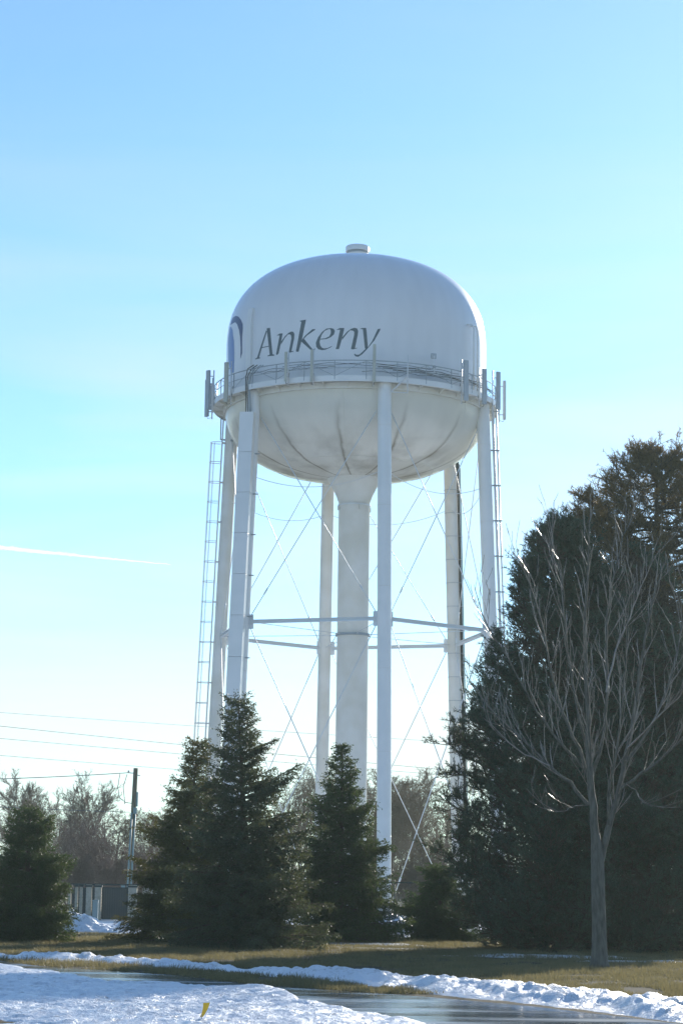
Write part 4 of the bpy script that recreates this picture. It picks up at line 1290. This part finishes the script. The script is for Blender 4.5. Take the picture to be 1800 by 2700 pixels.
far_tree('bare_tree', 'leafless tree whose crown shows through the middle of the cross-bracing beside the pines', fx(1125, 150), 150, 8.6, 0.75, 221, M['far_twig'], r0=0.15, kids=6)
far_tree('bare_tree', 'low leafless tree hugging the right side of the front leg', fx(1045, 148), 148, 8.0, 0.75, 222, M['far_twig'], r0=0.14, kids=6)
far_tree('bare_tree', 'low leafless tree just left of the front leg', fx(990, 147), 147, 7.8, 0.75, 223, M['far_twig'], r0=0.13, kids=6)
far_tree('bare_tree', 'low leafless tree over the left shoulder of the neat conical spruce', fx(790, 150), 150, 7.8, 0.75, 224, M['far_twig'], r0=0.13, kids=6)
far_tree('bare_tree', 'low leafless tree between the narrow birch and the small dark spruce', fx(150, 152), 152, 6.2, 0.8, 225, M['far_twig'], r0=0.12, kids=6)
far_tree('bare_tree', 'low leafless tree standing just left of the utility pole', fx(300, 156), 156, 6.4, 0.8, 226, M['far_twig'], r0=0.12, kids=6)

# a far wood closing the horizon: nobody could count it
g = np.random.default_rng(77)
A, B, ra, rb = [], [], [], []
for i in range(9000):
    x, y = g.uniform(-75, 95), g.uniform(330, 420)
    h = g.uniform(2.5, 7.5) * (0.75 + 0.5 * vnoise(np.array(x * 0.05), np.array(0.0), 3))
    p = np.array([x, y, 0]); d = unit(np.array([g.normal() * 0.3, g.normal() * 0.3, 1]))
    z = g.uniform(0, 0.5) * h
    A.append(p + np.array([0, 0, z])); B.append(p + np.array([0, 0, z]) + d * (h - z)); ra.append(0.09); rb.append(0.03)
tag(link_mesh('far_wood', prisms('far_wood', A, B, ra, rb), M['far_twig_red']), 'hazy line of leafless woodland along the horizon', 'woods', None, 'stuff')

# ---- grass on the lawn
M['grass'] = leaf_mat('dormant_grass_blades', (0.080, 0.080, 0.043), (0.20, 0.170, 0.090), 0.45, (0.29, 0.245, 0.115), scale=0.9)
g = np.random.default_rng(9)
n = 400000
y = 38 + 44 * g.random(n) ** 1.15
x = g.uniform(-0.21, 0.22, n) * y
keep = y > eF(x) + 0.25
x, y = x[keep], y[keep]
zb = bank_z(x, y)
keep = (zb < 0.03) & (vnoise(x * 1.5, y * 1.2, 7) > 0.30)
x, y = x[keep], y[keep]
n = len(x)
Pb = np.stack([x, y, np.zeros(n)], -1)
D = unit(np.stack([g.normal(size=n) * 0.5, g.normal(size=n) * 0.5, np.ones(n)], -1))
gr = link_mesh('grass', needle_mesh('grass', Pb, D, g.uniform(0.04, 0.12, n) * (0.35 + 1.3 * vnoise(x * 1.6, y * 1.1, 13) ** 1.5 + 0.5 * vnoise(x * 7, y * 5, 14)), np.full(n, 0.013), g), M['grass'])
tag(gr, 'short dormant lawn grass between the snow bank and the conifers', 'grass', None, 'stuff')

# ------------------------------------------------------------------ fence round the tower
def fence(name, label, pts, h, panels, skip=()):
    e = tag(empty(name, (*pts[0], 0)), label, 'fence', 'black chain-link fence runs')
    p0 = np.array([*pts[0], 0.0]); p1 = np.array([*pts[1], 0.0]); d = (p1 - p0) / panels
    o = lambda q: q - p0
    me_post = None
    for i in range(panels + 1):
        q = p0 + d * i
        po = MB().tube([o(q), o(q) + np.array([0, 0, h + 0.05])], 0.04, 8).build('post', M['fence_black'], e, True)
        MB().lathe([(0.045, h + 0.04), (0.05, h + 0.07), (0.01, h + 0.12)], 8).build('post_cap', M['fence_black'], po, loc=tuple(o(q)))
    for i in range(panels):
        a, b_ = o(p0 + d * i), o(p0 + d * (i + 1))
        MB().tube([a + np.array([0, 0, h]), b_ + np.array([0, 0, h])], 0.036, 6).build('top_rail', M['fence_black'], e, True)
        L_ = np.linalg.norm(d); k = int(L_ / 0.14)
        A, B = [], []
        t = b_ - a
        for j in range(-int(h / 0.14), k):        # two families of woven diagonal wires
            for s in (0, 1):
                x0, x1 = j * 0.14, j * 0.14 + h
                z0, z1 = 0.0, h
                if x0 < 0: z0 = -x0; x0 = 0
                if x1 > L_: z1 = h - (x1 - L_); x1 = L_
                if x1 - x0 < 0.05: continue
                u0, u1 = x0 / L_, x1 / L_
                if s: u0, u1 = 1 - u0, 1 - u1
                A.append(a + t * u0 + np.array([0, 0, 0.03 + z0])); B.append(a + t * u1 + np.array([0, 0, min(z1, h) - 0.02]))
        me = prisms('chain_mesh', A, B, np.full(len(A), 0.004), np.full(len(A), 0.004))
        w = link_mesh('chain_mesh', me, M['fence_black'], e)
        w['kind'] = 'stuff'
    return e


fence('chain_link_fence', 'black chain-link fence run crossing in front of the front tower leg', ((fx(930, 114), 114), (fx(1260, 114), 114)), 2.05, 3)
fence('chain_link_fence', 'black chain-link fence run hidden mostly behind the spruces', ((fx(470, 114.2), 114.2), (fx(925, 114.2), 114.2)), 2.05, 4)

# ------------------------------------------------------------------ beige block enclosure with a dark gate
YE = 112.0
enc = tag(empty('block_enclosure', (fx(300, YE), YE, 0)), 'low beige block enclosure with pillars and a dark gate by the utility pole', 'enclosure')
ox = fx(300, YE)


def ex(u): return fx(u, YE) - ox


def blocks(mb, x0, x1, yc, dp, h, course=0.16):
    z = 0.0
    while z < h - 0.02:
        mb.box(((x0 + x1) / 2, yc, z + course / 2), (x1 - x0 - 0.012, dp - 0.012, course - 0.018))
        z += course
    mb.box(((x0 + x1) / 2, yc, h / 2), (x1 - x0 - 0.05, dp - 0.05, h))


for u0, u1, yy in ((228, 243, 0.0), (251, 268, 0.0), (339, 362, 0.0), (196, 204, 0.4), (208, 216, 0.4), (178, 186, 0.4)):
    mb = MB(); blocks(mb, ex(u0), ex(u1), yy, 0.45 if yy == 0 else 0.25, 1.62); po = mb.build('pillar', M['block'], enc)
    MB().box((ex((u0 + u1) / 2), yy, 1.68), (ex(u1) - ex(u0) + 0.06, 0.5 if yy == 0 else 0.3, 0.09)).build('cap_stone', M['gate_dark'], po)
mb = MB(); blocks(mb, ex(372), ex(420), 0.9, 0.3, 1.62, 0.11); mb.build('wall', M['block'], enc)
mb = MB(); blocks(mb, ex(170), ex(340), 3.2, 0.2, 1.55, 0.16); mb.build('wall', M['gate_dark'], enc)
gate = empty('gate', (0, 0, 0), 0, enc)
x0, x1 = ex(271), ex(337)
for z in (0.12, 0.62, 1.6): MB().box(((x0 + x1) / 2, 0.05, z), (x1 - x0, 0.06, 0.07)).build('gate_rail', M['gate_dark'], gate)
for i, x in enumerate(np.linspace(x0 + 0.04, x1 - 0.04, 11)):
    MB().box((x, 0.0, 0.86), (0.085, 0.025, 1.5)).build('gate_board', M['gate_dark'], gate)
MB().box(((ex(178) + ex(372)) / 2, 0.0, 1.76), (ex(372) - ex(178), 0.12, 0.07)).build('coping_rail', M['gate_dark'], enc)

# pedestal post
yp = 100.0
pe = tag(empty('utility_pedestal', (fx(253, yp), yp, 0.05)), 'blue-grey utility pedestal post standing in the snow before the enclosure', 'pedestal')
MB().box((0, 0, 0.46), (0.24, 0.20, 1.0)).build('housing', M['pedestal'], pe, bevel=0.015)
MB().box((0, 0, 1.0), (0.27, 0.23, 0.07)).build('lid', M['pedestal'], pe, bevel=0.015)
MB().box((0, -0.105, 0.5), (0.17, 0.012, 0.6)).build('door', M['pedestal'], pe)

# ------------------------------------------------------------------ utility pole and overhead wires
YP = 125.0
pt, pb = at_depth(358, 2026, YP), at_depth(340, 2345, YP)
dirp = (pt - pb) / (pt - pb)[2]
base = pb - dirp * pb[2]
upole = tag(empty('utility_pole', tuple(base)), 'leaning wooden utility pole with grey conduits left of the spruces', 'utility pole')
top = pt - base
MB().tube([(0, 0, -0.1), tuple(top * 0.5), tuple(top)], [0.165, 0.145, 0.125], 14).build('shaft', M['wood_pole'], upole, True)
for dx, f in ((-0.06, 0.70), (0.12, 0.72)):
    MB().tube([np.array([dx, -0.19, 0.2]), top * f + np.array([dx, -0.18, 0])], 0.055, 8).build('conduit', M['conduit_grey'], upole, True)
MB().box(top * 0.70 + np.array([0.12, -0.2, 0.1]), (0.2, 0.2, 0.35)).build('weatherhead', M['conduit_grey'], upole, bevel=0.03)
MB().box(top * 0.79 + np.array([0.17, -0.05, 0.0]), (0.1, 0.14, 0.8)).build('arrester', M['conduit_grey'], upole, bevel=0.02)
MB().tube([top * 0.965 + np.array([0, 0, 0]), top * 0.965 + np.array([-0.38, -0.05, 0.02])], 0.03, 6).build('insulator_arm', M['rail_grey'], upole)
MB().lathe([(0.02, 0), (0.06, 0.02), (0.045, 0.06), (0.06, 0.10), (0.02, 0.14)], 10).build('insulator', M['rail_grey'], upole, True, loc=tuple(top * 0.965 + np.array([-0.38, -0.05, 0.02])))
MB().tube([top * 0.955 + np.array([0.0, -0.05, 0]), top * 0.955 + np.array([0.26, -0.1, -0.05])], 0.03, 6).build('insulator_arm', M['rail_grey'], upole)
loopA = top * 0.965 + np.array([-0.85, -0.05, -0.05])
for k, dz in enumerate((0.0, 0.35)):
    MB().tube([loopA + np.array([0.1 * k + 0.3 * k, 0, 0]), loopA + np.array([-0.1 + 0.3 * k, 0, -0.7]), loopA + np.array([0.02 + 0.3 * k, 0, -1.3 - dz]), loopA + np.array([0.35, 0, -1.55]), top * 0.76], 0.02, 5).build('drip_loop', M['wire'], upole, True)
MB().box(top * 0.18 + np.array([-0.30, -0.2, 0]), (0.22, 0.16, 0.65)).build('meter_box', M['conduit_grey'], upole, bevel=0.02)


def wire(label, px, depth, r=0.02, sag=0.0):
    d0, d1 = depth
    pts = []
    for i in range(25):
        t = i / 24
        xs = [p[0] for p in px]; u = xs[0] + (xs[-1] - xs[0]) * t
        v_ = np.interp(u, xs, [p[1] for p in px]) + sag * 4 * t * (1 - t)
        pts.append(at_depth(u, v_, d0 + (d1 - d0) * t))
    o = MB().tube(pts, r, 5).build('overhead_wire', M['wire'], None, True)
    tag(o, label, 'wire', 'overhead wires behind the tower')


wire('topmost faint overhead wire far behind the tower', [(-150, 1868), (1500, 1975)], (210, 225), 0.016, 4)
wire('second overhead wire from the top, the darkest of the high ones', [(-150, 1899), (1500, 2060)], (205, 225), 0.022, 4)
wire('third overhead wire from the top', [(-150, 1934), (1500, 2068)], (205, 225), 0.020, 4)
wire('fourth overhead wire, just above the pole top', [(-150, 1980), (1500, 2105)], (205, 225), 0.020, 3)
wire('thick overhead wire ending at the top of the utility pole', [(-150, 2058), (341, 2038)], (118, 124.9), 0.022, 3)
wire('overhead wire meeting the utility pole a third of the way down', [(-150, 2120), (341, 2142)], (118, 124.8), 0.018, 2)

# ------------------------------------------------------------------ yellow marker in the snow
mp_ = on_ground(531, 2690, 0.12)
mk = tag(empty('marker_flag', (mp_[0], mp_[1], 0.0)), 'small leaning yellow plastic marker stuck in the foreground snow', 'marker')
zb_ = float(snow_field_z(np.array([[mp_[0]]]), np.array([[mp_[1]]]))[0, 0])
fl = MB(); rings = []
for t in np.linspace(0, 1, 7):
    c = np.array([0.055 * t + 0.012 * math.sin(t * 3), 0.0, zb_ + 0.03 + 0.17 * t]); w = 0.018 + 0.022 * t
    rings.append([c + np.array([-w, -0.004, 0]), c + np.array([w, -0.004, 0.004]), c + np.array([w, 0.004, 0.004]), c + np.array([-w, 0.004, 0])])
fl.quadring(rings).build('blade', M['yellow'], mk)
MB().tube([(-0.004, 0, zb_ - 0.12), (0.004, 0, zb_ + 0.06)], 0.006, 6).build('stem', M['rail_grey'], mk)

# ------------------------------------------------------------------ contrail high in the sky
def contrail():
    m, nt, out = new_mat('contrail_ice')
    N, L = nt.nodes, nt.links
    co = N.new('ShaderNodeTexCoord')
    nz = N.new('ShaderNodeTexNoise'); nz.inputs['Scale'].default_value = 0.02; nz.inputs['Detail'].default_value = 5
    L.new(co.outputs['Object'], nz.inputs['Vector'])
    cr = N.new('ShaderNodeValToRGB'); cr.color_ramp.elements[0].position = 0.3; cr.color_ramp.elements[1].position = 0.75
    cr.color_ramp.elements[0].color = (0.45, 0.45, 0.45, 1); cr.color_ramp.elements[1].color = (1, 1, 1, 1)
    L.new(nz.outputs['Fac'], cr.inputs['Fac'])
    tr = N.new('ShaderNodeBsdfTransparent'); tl = N.new('ShaderNodeBsdfTranslucent'); tl.inputs['Color'].default_value = (0.95, 0.95, 0.95, 1)
    df = N.new('ShaderNodeBsdfDiffuse'); df.inputs['Color'].default_value = (0.95, 0.95, 0.95, 1)
    a = N.new('ShaderNodeMixShader'); a.inputs['Fac'].default_value = 0.7
    L.new(df.outputs['BSDF'], a.inputs[1]); L.new(tl.outputs['BSDF'], a.inputs[2])
    b_ = N.new('ShaderNodeMixShader'); L.new(cr.outputs['Color'], b_.inputs['Fac'])
    L.new(tr.outputs['BSDF'], b_.inputs[1]); L.new(a.outputs['Shader'], b_.inputs[2])
    L.new(b_.outputs['Shader'], out.inputs['Surface'])
    g = np.random.default_rng(3)
    pts, rad = [], []
    for t in np.linspace(0, 1, 60):
        u = -150 + 600 * t; v_ = 1429 + (1489 - 1429) * t
        pts.append(at_depth(u, v_ + g.normal() * 0.5, 9000)); rad.append((11.0 * (1 - t) + 1.5) * g.uniform(0.85, 1.15))
    o = MB().tube(pts, rad, 8).build('contrail', m, None, True)
    o.visible_shadow = True
    tag(o, 'thin white contrail low in the sky left of the tower', 'contrail')


contrail()

# ------------------------------------------------------------------ thin haze added to imitate a lens-flare veil
hm, hnt, hout = new_mat('veil_haze')
hv = hnt.nodes.new('ShaderNodeVolumePrincipled')
hv.inputs['Color'].default_value = (0.78, 0.98, 0.90, 1)
hv.inputs['Density'].default_value = 0.00036
hv.inputs['Anisotropy'].default_value = 0.35
hnt.links.new(hv.outputs['Volume'], hout.inputs['Volume'])
hz_ = MB().box((0, 850, 20.0), (3300, 2300, 42.0)).build('haze', hm)
tag(hz_, 'thin pale haze added to lift the darks like a lens veil', 'haze', None, 'stuff')
scene.cycles.volume_bounces = 0
scene.cycles.volume_step_rate = 4.0
